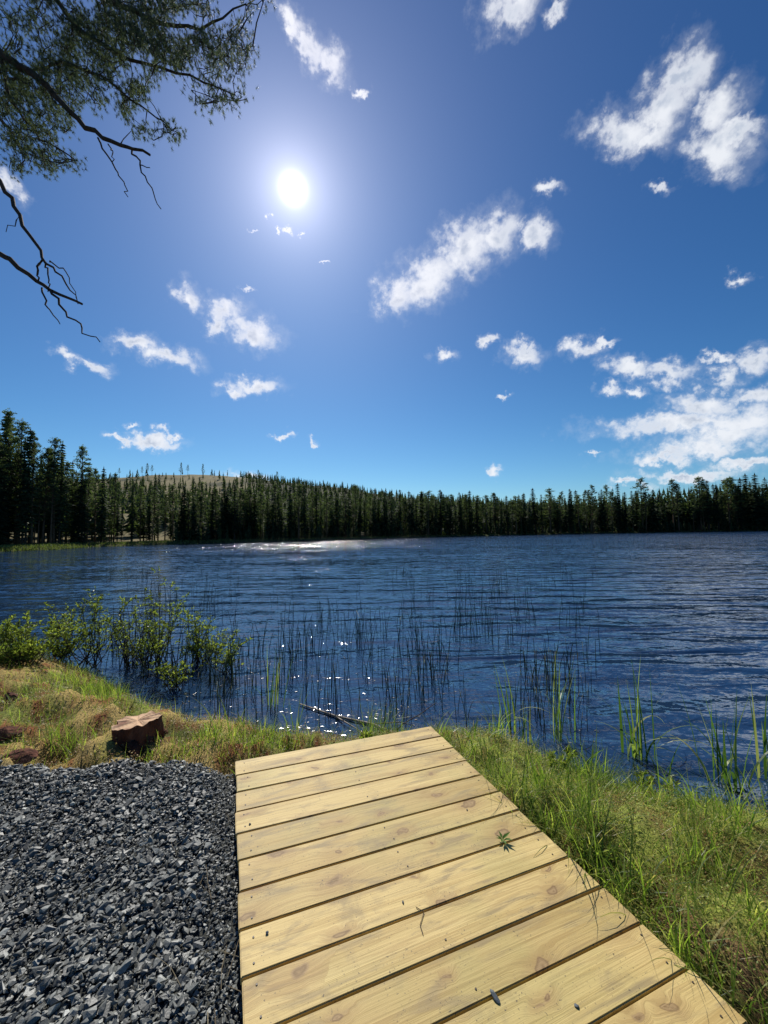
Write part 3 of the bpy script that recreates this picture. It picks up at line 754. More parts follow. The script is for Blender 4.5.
# ------------------------------------------------------------------ stump and bark
m_bark = mat_noise("red brown bark", [(.3, (.022, .010, .007)), (.5, (.11, .035, .018)), (.7, (.22, .09, .05))], 12, 8, .9, 1.0, 26, .03, (1, 1, .35))
m_cut, nt, out = mat_new("sawn stump top"); N = NT(nt)
tc = N.n('ShaderNodeTexCoord').outputs['Object']
L = N.vm('LENGTH', N.vm('MULTIPLY', tc, (1, 1, 0)), out=1)
nzc = N.n('ShaderNodeTexNoise', {'Vector': tc, 'Scale': 9, 'Detail': 6}).outputs[0]
rg = N.math('SINE', N.math('ADD', N.math('MULTIPLY', L, 260.0), N.math('MULTIPLY', nzc, 6.0)))
cst = N.mix(N.maprange(rg, -1, 1, 0, .5), (.66, .44, .25), (.44, .23, .12))
cst = N.mix(N.maprange(nzc, .42, .60, 0, .85), cst, (.22, .08, .045))
p = N.n('ShaderNodeBsdfPrincipled', {'Base Color': cst, 'Roughness': .85}); nt.links.new(p.outputs[0], out.inputs[0])
sp_ = ground_hit(137, 748)
stump = empty("tree_stump", sp_); tag(stump, "sawn reddish brown tree stump with a pale cut top at the gravel edge", "stump")
b = MB(); nS = 72; rings = []
rs = random.Random(4)
lob = [1 + .07 * math.sin(3 * a + 1) + .04 * math.sin(5 * a + .4) + rs.uniform(-.008, .008) for a in [2 * PI * k / nS for k in range(nS)]]
Hs = .155
from mathutils import noise as mnoise
nz_ = 12
for iz in range(nz_ + 1):
    t_ = iz / nz_; z = -.08 + (Hs + .08) * t_
    f = 1.0 + .16 * (1 - t_) ** 2 - .10 * math.sin(t_ * 3.0)
    row = []
    for k in range(nS):
        a = 2 * PI * k / nS
        bx, by = math.cos(a), math.sin(a)
        dn = mnoise.noise(Vector((bx * 2.2, by * 2.2, z * 9))) * .16 + mnoise.noise(Vector((bx * 7, by * 7, z * 14))) * .05 + mnoise.noise(Vector((bx * 18, by * 18, z * 30))) * .035
        rr2 = f * lob[k] * (1 + dn)
        zz = z + (t_ ** 3) * (.018 * bx + .02 * mnoise.noise(Vector((bx * 3, by * 3, 5))))
        row.append(b.add((.165 * rr2 * bx, .13 * rr2 * by, zz)))
    rings.append(row)
for a, c_ in zip(rings, rings[1:]):
    for k in range(nS): b.q.append((a[k], a[(k + 1) % nS], c_[(k + 1) % nS], c_[k]))
b.build("trunk", m_bark, stump)
b2 = MB(); top = [b.v[i] for i in rings[-1]]
cur_ = [b2.add((x, y, z + .001)) for x, y, z in top]
for f in (.93, .75, .5, .25):
    nx = [b2.add((x * f, y * f, z * f + (Hs + rs.uniform(-.002, .004)) * (1 - f) + .001)) for x, y, z in top]
    for k in range(nS): b2.q.append((cur_[k], cur_[(k + 1) % nS], nx[(k + 1) % nS], nx[k]))
    cur_ = nx
c_ = b2.add((0, 0, Hs + .001))
for k in range(nS): b2.t.append((cur_[k], cur_[(k + 1) % nS], c_))
b2.build("cut_top", m_cut, stump)
for a in (-2.4, -1.2, -.3, 1.0, 2.6):
    b = MB(); d = Vector((math.cos(a), math.sin(a), 0)); sd2 = Vector((-d.y, d.x, 0))
    b.tube([d * .10 + Vector((0, 0, .04)), d * .17 + Vector((0, 0, .0)) + sd2 * .02, d * .24 + Vector((0, 0, -.05)) + sd2 * .05], [.045, .035, .018], 8); b.build("root", m_bark, stump, True)

def slab(name, px, py, sx, sy, sz, rz, rx, mat, label, cat, seed):
    g = ground_hit(px, py)
    o = link(name, rock_mesh(name, sx, sy, sz, seed, 3), mat, None, g + Vector((0, 0, sz * .3))); o.rotation_euler = (rx, .1, rz); tag(o, label, cat); return o
slab("bark_slab", 14, 766, .26, .15, .05, .3, .25, m_bark, "flat reddish slab of bark lying in the moss at the left edge", "bark", 21)
slab("wood_chunk", 6, 732, .22, .15, .09, .8, .1, m_bark, "dark brown lump of rotten wood on the mound at far left", "wood", 22)
slab("rotten_log", 14, 700, .26, .12, .09, -.2, .1, m_bark, "old brown log end half sunk in the mossy mound", "log", 23)

# ------------------------------------------------------------------ sedge clumps by the water
m_sedge = mat_leaf("green sedge", [(0, (.05, .10, .02)), (.5, (.11, .19, .04)), (.8, (.24, .30, .08)), (1, (.42, .40, .18))], .4, .45)
def sedge(px, py, top, n, lw, seed, label, spread=.03, arch=.5, z=None):
    rs = random.Random(seed)
    g = ground_hit(px, py, 0.02)
    if g.z < 0: g = at_z(px, py, 0.0)
    Hh = (py - top) / FPX * g.y * 1.12
    e = empty("sedge_clump", g)
    for k in range(int(n * 1.5)):
        xs = np.array([rs.gauss(0, spread)]); ys = np.array([rs.gauss(0, spread)])
        h = Hh * rs.uniform(.55, 1.05)
        V, q, t, r = blades(xs, ys, np.array([h]), np.array([1.45 * lw * rs.uniform(.6, 1.2)]), np.array([abs(rs.gauss(.02, .07))]), np.array([rs.uniform(.05, .3) if rs.random() > arch else rs.uniform(.9, 2.6)]), np.array([rs.random()]), 9, np.array([-.02]), np.array([rs.uniform(0, 2 * PI)]))
        link("blade", mesh_np("blade", V, [q, t], {"rnd": r}), m_sedge, e)
    tag(e, label, "sedge", "sedge clumps along the water's edge"); return e
sedge(510, 735, 665, 9, .013, 1, "sedge clump with pale arched blade just right of the boardwalk's far corner", .04, .4)
sedge(526, 742, 700, 6, .012, 2, "short upright sedge clump between two taller ones near the boardwalk's end", .02, .1)
sedge(560, 740, 655, 10, .013, 3, "slim tall sedge clump leaning left in the water beyond the bank", .05, .2)
sedge(638, 758, 668, 14, .016, 4, "broad bladed sedge clump with arching leaves in the middle of the right bank", .05, .4)
sedge(674, 790, 735, 7, .014, 5, "low sedge clump with pale arching blades between two tall clumps", .04, .9)
sedge(724, 782, 690, 14, .016, 6, "tallest bright sedge clump at the right, blades drooping over the water", .06, .4)
sedge(768, 775, 690, 8, .012, 7, "reddish thin sedge clump at the right edge of the view", .05, .3)
sedge(270, 706, 640, 9, .008, 8, "dark upright sedge clump in the water left of the boardwalk", .05, .1)
sedge(297, 730, 680, 8, .008, 9, "sedge clump at the shore behind the boardwalk's far left corner", .04, .2)
sedge(590, 775, 725, 8, .010, 10, "small grassy sedge clump on the bank above the dark water", .05, .5)
sedge(212, 738, 690, 4, .008, 11, "sparse pale stalks on the shore right of the stump", .04, .6)
sedge(480, 748, 712, 8, .010, 12, "low sedge tuft hugging the boardwalk's far right corner", .05, .5)

# ------------------------------------------------------------------ horsetail stalks in the water
m_stalk = mat_leaf("dark stalk", [(0, (.012, .018, .01)), (.6, (.03, .045, .018)), (1, (.07, .10, .03))], .1)
protos = []
for k in range(6):
    b = MB(); rs = random.Random(50 + k); b.cur = rs.random()
    lx, ly = rs.gauss(0, .04), rs.gauss(0, .04)
    pts = [(lx * t * t, ly * t * t, -.05 + 1.05 * t) for t in (0, .35, .7, 1)]
    if k == 5: pts = [(0, 0, -.05), (0.01, 0, .35), (.05, 0, .62), (.28, .05, .50)]
    b.tube(pts, [.0034, .0033, .0030, .002], 5)
    protos.append(b.mesh("horsetail_stalk", True)); protos[-1].materials.append(m_stalk)
sp_list = []
while len(sp_list) < 900:
    px = random.uniform(105, 600); t = random.random() ** 1.15
    py = 572 + t * 160
    if px < 180 and py > 690: continue
    if px > 470 and random.random() < .35: continue
    dens_ = float(fbm(np.array([px * .03]), np.array([py * .05]), 90)[0])
    if random.random() > (dens_ - .38) * 3.6: continue
    g = at_z(px, py, 0)
    if sdist(np.array([g.x]), np.array([g.y]))[0] > -.12: continue
    sp_list.append((g, px, py))
    for _ in range(random.choice((0, 0, 1, 2))):
        g2 = g + Vector((random.gauss(0, .09), random.gauss(0, .16), 0))
        if sdist(np.array([g2.x]), np.array([g2.y]))[0] < -.12: sp_list.append((g2, px, py))
sp_list.sort(key=lambda s: s[0].y)
SV, SF, SR = [], [], []; bofs = 0
for k, (g, px, py) in enumerate(sp_list):
    me = random.choice(protos[:5] if random.random() < .85 else protos); h = random.uniform(.2, .52) * (1 + .35 * min(1, g.y / 12)); rz = random.uniform(0, 6.3)
    if k < 170:
        o = link("horsetail_stalk", me, None, None, g); o.rotation_euler = (random.gauss(0, .035), random.gauss(0, .035), rz); o.scale = (1, 1, h)
        if me is protos[5]: tag(o, "dark broken stalk bent over above the open water", "stalk", "bent stalks in the lake")
        else: tag(o, "thin dark upright stalk rising from the open water", "stalk", "upright stalks in the lake")
    else:
        vv = np.array([v.co[:] for v in me.vertices]) * (1.3, 1.3, h)
        ff = [tuple(p_.vertices) for p_ in me.polygons]
        rot = np.array([[math.cos(rz), -math.sin(rz), 0], [math.sin(rz), math.cos(rz), 0], [0, 0, 1]])
        vv = vv @ rot.T + np.array(g[:]); SV.append(vv)
        SF.append(([[i + bofs for i in f] for f in ff if len(f) == 4], [[i + bofs for i in f] for f in ff if len(f) == 3])); SR.append(np.full(len(vv), random.random())); bofs += len(vv)
me = mesh_np("distant_stalks", np.concatenate(SV), [np.array(sum((a for a, _ in SF), [])), np.array(sum((a for _, a in SF), []))], {"rnd": np.concatenate(SR)})
tag(link("distant_stalks", me, m_stalk), "thin dark stalks standing scattered farther out in the lake", "stalks", kind="stuff")

# floating flecks
b = MB(); rs = random.Random(9)
for _ in range(420):
    px = rs.uniform(180, 600); py = rs.uniform(660, 745)
    if float(fbm(np.array([px * .02]), np.array([py * .06]), 70)[0]) < .52: continue
    g = at_z(px, py, .004)
    if sdist(np.array([g.x]), np.array([g.y]))[0] > -.1: continue
    a = rs.uniform(0, 6.3); b.cur = rs.random()
    b.leaf(g, (math.cos(a), math.sin(a), .02), (0, 0, 1), rs.uniform(.02, .05), rs.uniform(.008, .02), .02)
m_float = mat_leaf("floating litter", [(0, (.10, .08, .05)), (1, (.35, .33, .26))], .1, .25, spec=.6)
tag(b.build("floating_litter", m_float), "small pale leaves and litter floating near the shore", "litter", kind="stuff")
m_pale = mat_noise("bleached branch", [(.3, (.16, .13, .10)), (.7, (.34, .30, .25))], 30, 4, .7)
b = MB(); b.tube([at_z(x, y, .015) for x, y in ((300, 704), (335, 716), (372, 724), (400, 736), (440, 744))], [.008, .012, .012, .013, .012], 7)
b.tube([at_z(335, 716, .015), at_z(352, 726, .03), at_z(378, 742, .02)], [.008, .006, .003], 6)
b.tube([at_z(372, 724, .015), at_z(400, 722, .05), at_z(415, 726, .04)], [.007, .005, .002], 6)
tag(b.build("fallen_branch", m_pale, None, True), "bleached fallen branch floating in the shallows behind the boardwalk", "branch")
b = MB(); g = at_z(390, 738, 0)
b.tube([g, g + Vector((.12, .05, .10)), g + Vector((.30, .1, .17)), g + Vector((.46, .12, .27))], [.006, .005, .004, .002], 6)
tag(b.build("dead_twig", m_twig, None, True), "dark dead twig sticking up from the water behind the boardwalk", "twig")
b = MB(); g = at_z(212, 725, 0)
b.tube([g, g + Vector((.03, 0, .12)), g + Vector((.02, 0, .30))], [.006, .005, .003], 6)
tag(b.build("pale_stick", m_pale, None, True), "pale thin stick standing upright at the shore right of the stump", "stick")
b = MB(); rs = random.Random(2)
for (x0, y0, x1, y1) in ((105, 655, 200, 668), (165, 640, 225, 672), (120, 668, 240, 662)):
    p0, p1 = at_z(x0, y0, .02), at_z(x1, y1, .02)
    b.tube([p0, p0.lerp(p1, .4) + Vector((0, 0, .06)), p0.lerp(p1, .7) + Vector((0, .1, .02)), p1], [.016, .014, .011, .006], 6)

# ------------------------------------------------------------------ shrubs in the shallows
m_sleaf = mat_leaf("willow leaf", [(0, (.05, .05, .02)), (.4, (.12, .15, .03)), (.75, (.24, .29, .06)), (1, (.40, .42, .12))], .45, .4)
m_stem = mat_noise("shrub stem", [(.3, (.03, .02, .016)), (.7, (.09, .06, .045))], 30, 4, .8)
def shrub(px, py, top, wpx, nstem, nleaf, seed, label, herb=False, z=None, L=(.028, .06), group="leafy shrubs at the water's edge"):
    rs = random.Random(seed)
    g = ground_hit(px, py, .05)
    if g.z < 0: g = at_z(px, py, 0)
    Lf = L; s = g.y / FPX; Hh = (py - top) * s; Wd = wpx * s
    e = empty("shrub", g); tips = []
    st = MB(); lf = MB()
    for k in range(nstem):
        a = rs.uniform(0, 2 * PI); rad = Wd * .62 * rs.uniform(.1, 1.0); h = Hh * rs.uniform(.3, 1.0) * (1.1 - .6 * rad / Wd)
        tip = Vector((math.cos(a) * rad, math.sin(a) * rad * .8, h)); mid = tip * .5 + Vector((rs.gauss(0, .03), rs.gauss(0, .03), -h * .08))
        b0 = Vector((rs.gauss(0, Wd * .12), rs.gauss(0, Wd * .1), -.05))
        pts = [b0, b0.lerp(mid, .6) + Vector((0, 0, 0)), mid, mid.lerp(tip, .55) + Vector((rs.gauss(0, .02), rs.gauss(0, .02), .02)), tip]
        q_ = .3 if herb else 1
        st.tube(pts, [.007 * q_, .006 * q_, .0048 * q_, .0035 * q_, .0018 * q_], 5, False)
        for j in range(rs.randint(2, 4) if herb else rs.randint(6, 10)):
            t = rs.uniform(.3, .95); q0 = mid.lerp(tip, (t - .3) / .7) if t > .5 else b0.lerp(mid, t * 2)
            d = Vector((rs.gauss(0, 1), rs.gauss(0, 1), rs.uniform(.2, 1.3))).normalized(); ln = rs.uniform(.08, .2)
            if herb: ln *= .4
            st.tube([q0, q0 + d * ln * .5 + Vector((0, 0, -.01 * q_)), q0 + d * ln], [.0028 * q_, .0022 * q_, .0012 * q_], 4, False)
            tips.append((q0, q0 + d * ln))
        tips.append((mid, tip))
    for k in range(int(nleaf * 1.9)):
        p0, p1 = rs.choice(tips); t = rs.random() ** .6
        d = (p1 - p0).normalized() + Vector((rs.gauss(0, .8), rs.gauss(0, .8), rs.gauss(.2, .6))); lf.cur = rs.random()
        ll = rs.uniform(*L) * .85; lf.leaf(p0.lerp(p1, t) + Vector((rs.gauss(0, .006), rs.gauss(0, .006), 0)), d, (rs.gauss(0, .6), rs.gauss(0, .6), 1), ll, ll * rs.uniform(.35, .5))
    st.build("stem", m_green if herb else m_stem, e); lf.build("foliage", m_sleaf, e)
    tag(e, label, "shrub", group); return e
shrub(92, 665, 575, 62, 20, 1000, 1, "tall leafy shrub nearest the left bank with a bright green pointed top")
shrub(128, 668, 592, 40, 14, 240, 16, "nearly leafless dark twiggy shrub between two leafy ones")
shrub(145, 660, 618, 60, 18, 420, 21, "short bushy shrub filling the gap behind the twiggy one")
shrub(210, 662, 630, 50, 14, 300, 22, "short sparse shrub between the two right hand shrubs")
shrub(160, 668, 572, 66, 20, 950, 2, "middle leafy shrub standing in shallow water with bright top twigs")
shrub(196, 664, 598, 44, 14, 620, 3, "right hand leafy shrub of the row standing in the lake")
shrub(226, 672, 636, 36, 10, 420, 4, "low rounded shrub at the right end of the row in the water")
shrub(172, 690, 655, 44, 9, 300, 5, "small sparse shrub close to the shore below the tall ones")
shrub(22, 668, 616, 84, 34, 2400, 6, "dense low green shrub on the bank at the left edge")
shrub(60, 664, 608, 56, 22, 1300, 7, "bushy green shrub on the bank left of the tall pointed one")
shrub(-22, 660, 618, 60, 20, 700, 8, "broad green shrub half outside the left edge of the view")
shrub(370, 752, 735, 30, 6, 120, 9, "small leafy sprout behind the boardwalk's far edge", True)
shrub(573, 782, 742, 40, 7, 130, 10, "small leafy herb on the bank left of the broad bladed sedge", True)
shrub(600, 868, 848, 34, 9, 60, 12, "leafy low herb beside the boardwalk's right edge", True, L=(.03, .05))
shrub(648, 800, 770, 44, 8, 180, 13, "leafy herb in front of the broad bladed sedge on the bank", True)


# ------------------------------------------------------------------ conifers
m_trunk = mat_noise("conifer bark", [(.3, (.03, .022, .018)), (.7, (.08, .06, .045))], 3, 4, .9)
m_pbark = mat_noise("pine bark", [(.3, (.07, .045, .03)), (.7, (.20, .11, .06))], 3, 4, .9)
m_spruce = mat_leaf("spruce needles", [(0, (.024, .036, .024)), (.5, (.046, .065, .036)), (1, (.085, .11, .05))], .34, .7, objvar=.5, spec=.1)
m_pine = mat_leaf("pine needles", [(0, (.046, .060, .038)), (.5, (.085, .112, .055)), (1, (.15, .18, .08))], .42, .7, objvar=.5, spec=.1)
m_birch = mat_leaf("birch leaves", [(0, (.03, .05, .012)), (.5, (.07, .105, .02)), (1, (.12, .16, .03))], .4, .6, objvar=.3, spec=.2)
def spruce_crown(rs, H, Wm, start, step, dens=1.0, tri=.55):
    b = MB(); z = start
    while z < H - .1:
        f = (H - z) / (H - start); L = Wm * (f ** .75) * rs.uniform(.72, 1.12) * (1 if z > start + 1 else .7)
        nb = 6 if L > .8 else 4
        a0 = rs.uniform(0, 6.3)
        for k in range(nb):
            a = a0 + 2 * PI * k / nb + rs.gauss(0, .25); l = L * rs.uniform(.55, 1.12)
            dx, dy = math.cos(a), math.sin(a); sx, sy = -dy, dx
            m_ = max(2, int(l / .34 * dens))
            for q in range(m_):
                t = (q + .5) / m_; rr_ = l * t
                zz = z + .10 * l - rr_ * .38 + rr_ * rr_ * .05
                w_ = tri * (1 - t * .35) * rs.uniform(.7, 1.3)
                s1 = rs.choice((-1, 1))
                p0 = (dx * rr_ * .8, dy * rr_ * .8, zz + .06)
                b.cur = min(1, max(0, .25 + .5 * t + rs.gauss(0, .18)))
                A = b.add(p0); B = b.add((dx * (rr_ + w_) + sx * w_ * .15, dy * (rr_ + w_) + sy * w_ * .15, zz - w_ * rs.uniform(.2, .55)))
                C = b.add((dx * rr_ + sx * s1 * w_ * .7, dy * rr_ + sy * s1 * w_ * .7, zz - w_ * rs.uniform(.1, .4)))
                b.t.append((A, B, C))
                D_ = b.add((dx * rr_ - sx * s1 * w_ * .65, dy * rr_ - sy * s1 * w_ * .65, zz - w_ * rs.uniform(.15, .5)))
                b.t.append((A, D_, B))
        z += step * rs.uniform(.7, 1.3)
    b.cur = .6
    for k in range(5):
        a = rs.uniform(0, 6.3); b.t.append((b.add((0, 0, H + .35)), b.add((math.cos(a) * .14, math.sin(a) * .14, H - .4)), b.add((math.cos(a + 2) * .14, math.sin(a + 2) * .14, H - .5))))
    return b
def clump(b, rs, c, R, n, s, fl=.6):
    for _ in range(n):
        d = Vector((rs.gauss(0, 1), rs.gauss(0, 1), rs.gauss(0, 1))).normalized() * (R * rs.random() ** .4); d.z *= fl
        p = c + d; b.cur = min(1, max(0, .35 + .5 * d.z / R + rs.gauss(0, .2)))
        v = [Vector((rs.gauss(0, 1), rs.gauss(0, 1), rs.gauss(0, .7))).normalized() * s * rs.uniform(.5, 1) for _ in range(3)]
        b.t.append(tuple(b.add(p + q) for q in v))
def pine_crown(rs, H, start, W, n):
    b = MB(); lb = MB()
    for k in range(n):
        f = (k + .5) / n; z = start + (H - start) * f
        a = k * 2.4 + rs.gauss(0, .4); l = W * min(1, .45 + 2.2 * f) * (1.02 - f) ** .7 * rs.uniform(.45, 1.25)
        tip = Vector((math.cos(a) * l, math.sin(a) * l, z + rs.uniform(.1, .6)))
        lb.tube([(0, 0, z - .3), tip * .55 + Vector((0, 0, z * .45 - .15)), tip], [.06, .04, .015], 4, False)
        clump(b, rs, tip, rs.uniform(.35, .75), 34, .23, .5); clump(b, rs, tip * .6 + Vector((0, 0, z * .4)), rs.uniform(.35, .65), 24, .23, .5); clump(b, rs, tip * .85 + Vector((rs.gauss(0, .3), rs.gauss(0, .3), z * .15)), .4, 16, .2, .5)
    clump(b, rs, Vector((0, 0, H - .3)), .45, 40, .2, 1.6); clump(b, rs, Vector((0, 0, H + .4)), .2, 14, .18, 2)
    return b, lb
def trunk_mb(rs, H, r):
    b = MB(); bx, by = rs.gauss(0, .006), rs.gauss(0, .006)
    b.tube([(bx * t * H * t, by * t * H * t, t * H - .3 * (t == 0)) for t in (0, .1, .3, .55, .8, 1)], [r * 1.25, r, r * .8, r * .6, r * .35, r * .06], 7); return b
TP = {}
def add_proto(kind, trunk, tm, crown, cm_, limbs=None):
    TP.setdefault(kind, []).append((trunk, tm, crown, cm_, limbs))
for k in range(5):
    rs = random.Random(200 + k); H = 16
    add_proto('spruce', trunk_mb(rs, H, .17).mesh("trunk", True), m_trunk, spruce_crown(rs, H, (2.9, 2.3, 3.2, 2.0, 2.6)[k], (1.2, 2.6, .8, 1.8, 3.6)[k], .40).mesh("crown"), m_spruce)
for k in range(4):
    rs = random.Random(300 + k); H = 16
    cb, lb = pine_crown(rs, H, (5.5, 7.5, 4, 6.5)[k], (2.6, 2.9, 2.3, 2.8)[k], (38, 32, 44, 36)[k])
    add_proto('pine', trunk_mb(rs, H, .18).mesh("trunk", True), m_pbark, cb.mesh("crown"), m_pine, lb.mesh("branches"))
for k in range(2):
    rs = random.Random(400 + k); H = 16; b = MB()
    for j in range(60):
        z = rs.uniform(3, 15.5); a = rs.uniform(0, 6.3); l = 2.6 * math.sin(PI * (z - 2) / 14.5) ** .7 * rs.random() ** .5
        clump(b, rs, Vector((math.cos(a) * l, math.sin(a) * l, z)), rs.uniform(.6, 1.0), 26, .22, .9)
    add_proto('birch', trunk_mb(rs, H, .13).mesh("trunk", True), m_trunk, b.mesh("crown"), m_birch)
NMS = {'spruce': 'spruce_tree', 'pine': 'pine_tree', 'birch': 'birch_tree'}
cnt = {'spruce': 0, 'pine': 0, 'birch': 0}
def place_tree(kind, x, y, H, label, group, wide=1.0):
    z = ground_pt(x, y); tr, tm, cr, cmm, lb = random.choice(TP[kind])
    e = empty(NMS[kind], (x, y, z - .1), random.uniform(0, 6.3)); s = H / 16
    e.scale = (s * wide, s * wide, s); e.rotation_euler[0] = random.gauss(0, .012); e.rotation_euler[1] = random.gauss(0, .012)
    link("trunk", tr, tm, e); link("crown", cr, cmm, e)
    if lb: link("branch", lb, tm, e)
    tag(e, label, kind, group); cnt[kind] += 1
def shore_at(t):
    """far shoreline by horizontal pixel; returns XY"""
    xs = [-120, 0, 60, 150, 200, 300, 400, 500, 600, 768, 900]; Ds = [44, 57, 66, 86, 88, 103, 128, 154, 168, 165, 155]
    Y_ = float(np.interp(t, xs, Ds)); return (t - CX) / FPX * Y_, Y_
HT = lambda t: float(np.interp(t, [-50, 0, 40, 90, 130, 160, 200, 260, 330, 400, 500, 600, 640, 700, 768], [20, 21.5, 20, 16.5, 14, 13.5, 12, 13, 14, 14.5, 16.5, 18, 20, 22, 22]))
def placed(t, depth):
    X_, Y_ = shore_at(t); L = math.hypot(X_, Y_); k = (L + depth) / L
    return X_ * k, Y_ * k
# front individuals
for k in range(300):
    t = -35 + 840 * (k + random.random()) / 300
    depth = random.choice((random.uniform(3, 7), random.uniform(4, 14)))
    if t < 150: depth += 2.5
    x, y = placed(t, depth)
    if sdist(np.array([x]), np.array([y]))[0] < 1.5: continue
    H = HT(t) * random.choice((random.uniform(.8, 1.1), random.uniform(.5, .95), random.uniform(.85, 1.15)))
    if 50 < t < 215 and random.random() < .25: continue
    if t < 130:
        kind = 'pine' if random.random() < .5 else 'spruce'
        if random.random() < .25: continue
    elif t < 260: kind = 'pine' if random.random() < .45 else 'spruce'
    else: kind = 'pine' if random.random() < .34 else 'spruce'
    if 130 <= t <= 320 and random.random() < .06: continue
    if random.random() < .03: kind = 'birch'; H *= .6
    if t < 150: reg = "on the near left shore"; gr = "left shore"
    elif t < 400: reg = "on the shore below the hill"; gr = "shore below the hill"
    elif t < 600: reg = "in the far shore's middle"; gr = "middle far shore"
    else: reg = "at the far shore's right end"; gr = "right far shore"
    desc = {'pine': "dark pine with open crown and bare lower trunk", 'spruce': "dark pointed spruce with dense crown", 'birch': "small rounded lighter green birch"}[kind]
    place_tree(kind, x, y, H, desc + " " + reg, NMS[kind].replace('_tree', ' trees') + ", " + gr, random.uniform(.95, 1.6) if t > 160 else random.uniform(.75, 1.05))
# lone trees on the ridge
for px, H in ((141, 10), (146, 13), (151, 11), (180, 14), (187, 11), (202, 13), (214, 7), (227, 7), (118, 10), (258, 11), (277, 13), (283, 10), (300, 9)):
    Y_ = 400 + random.uniform(-15, 15)
    place_tree('pine' if H > 9 else 'spruce', (px - CX) / FPX * Y_, Y_, H, ("tall seed pine" if H > 9 else "small spruce") + " standing alone against the sky on the clear-felled hill", "lone trees on the hill", 1.1)
# mass of forest behind, one low detail mesh
def low_tree(rs, H, Wm):
    b = MB(); z = .15 * H
    while z < H:
        f = (H - z) / H; L = Wm * f ** .8
        for k in range(5):
            a = rs.uniform(0, 6.3); l = L * rs.uniform(.7, 1.25)
            b.cur = rs.random()
            b.t.append((b.add((0, 0, z + .09 * H)), b.add((math.cos(a) * l, math.sin(a) * l, z - .02 * H)), b.add((math.cos(a + .9) * l * .9, math.sin(a + .9) * l * .9, z - .02 * H))))
        z += H * .065 
    b.tube([(0, 0, -.5), (0, 0, H * .3)], [.012 * H, .01 * H], 4, False)
    return b
LP = []
for k in range(6):
    b = low_tree(random.Random(500 + k), 1.0, (.13, .16, .11, .18, .14, .12)[k])
    LP.append((np.array(b.v), np.array(b.t), np.array(b.q), np.array(b.r)))
VV, TT, QQ, RR = [], [], [], []; bo = 0
def low_place(x, y, H, tone=None):
    global bo
    z = ground_pt(x, y) - .2; v, t, q, r = random.choice(LP); a = random.uniform(0, 6.3)
    rot = np.array([[math.cos(a), -math.sin(a), 0], [math.sin(a), math.cos(a), 0], [0, 0, 1]]); wd = random.uniform(1.1, 2.0)
    VV.append((v * (H * wd, H * wd, H)) @ rot.T + (x, y, z)); TT.append(t + bo); QQ.append(q + bo); RR.append(np.clip(r * .5 + random.random() * .5, 0, 1)); bo += len(v)
for k in range(900):
    t = random.uniform(-60, 840); x, y = placed(t, random.uniform(12, 60))
    if (135 < t < 330 and random.random() < .45) or (t < 160 and random.random() < .82): continue
    low_place(x, y, HT(t) * random.uniform(.65, .98))
for k in range(4600):
    t = random.uniform(-60, 900); Y_ = random.uniform(150, 560); X_ = (t - CX) / FPX * Y_
    sdd = sdist(np.array([X_]), np.array([Y_]))[0]
    if sdd < 30: continue
    if t < 240 and random.random() > (.8 if Y_ < 300 else .35 if Y_ < 370 else .03) * (1 if t > 60 else .5): continue
    low_place(X_, Y_, random.uniform(5, 13) * (.8 if t < 460 else 1))
for k in range(900):
    t = random.uniform(175, 830); x, y = placed(t, random.uniform(2.5, 14))
    if sdist(np.array([x]), np.array([y]))[0] < 1.2: continue
    low_place(x, y, random.uniform(1.5, 5.5), None)
me = mesh_np("forest", np.concatenate(VV), [np.concatenate(TT), np.concatenate(QQ)], {"rnd": np.concatenate(RR)})
tag(link("forest", me, m_spruce), "dark conifer forest filling the land and hillside behind the shore trees", "forest", kind="stuff")
m_sg = mat_leaf('shore sedge', [(0, (.04, .06, .02)), (.6, (.12, .15, .05)), (1, (.22, .20, .09))], .3, .7)
# shore vegetation strip on far side
parts = []
n = 26000; t = RNG.uniform(-60, 800, n); t = np.where(RNG.random(n) < .5, RNG.uniform(-60, 230, n), t)
base_ = np.array([shore_at(a) for a in np.linspace(-60, 800, 200)]); tt = np.linspace(-60, 800, 200)
X_ = np.interp(t, tt, base_[:, 0]); Y_ = np.interp(t, tt, base_[:, 1]); dd = RNG.uniform(-6, 8, n); L = np.hypot(X_, Y_); X_ *= (L + dd) / L; Y_ *= (L + dd) / L
sdd = sdist(X_, Y_); ok = (sdd > -.6) & (sdd < 5 + 3 * RNG.random(n)); X_, Y_ = X_[ok], Y_[ok]; n = len(X_)
parts.append(blades(X_, Y_, RNG.uniform(.2, .7, n), RNG.uniform(.06, .2, n), np.abs(RNG.normal(.2, .4, n)), RNG.uniform(0, 1, n), np.clip(RNG.normal(.5, .2, n), 0, 1), 2, np.maximum(ground_z(X_, Y_), 0)))
V, F, R1 = join(parts)
tag(link("shore_grass", mesh_np("shore_grass", V, F, {"rnd": R1}), m_sg), "light green grass and sedge strip along the far shoreline", "grass", kind="stuff")

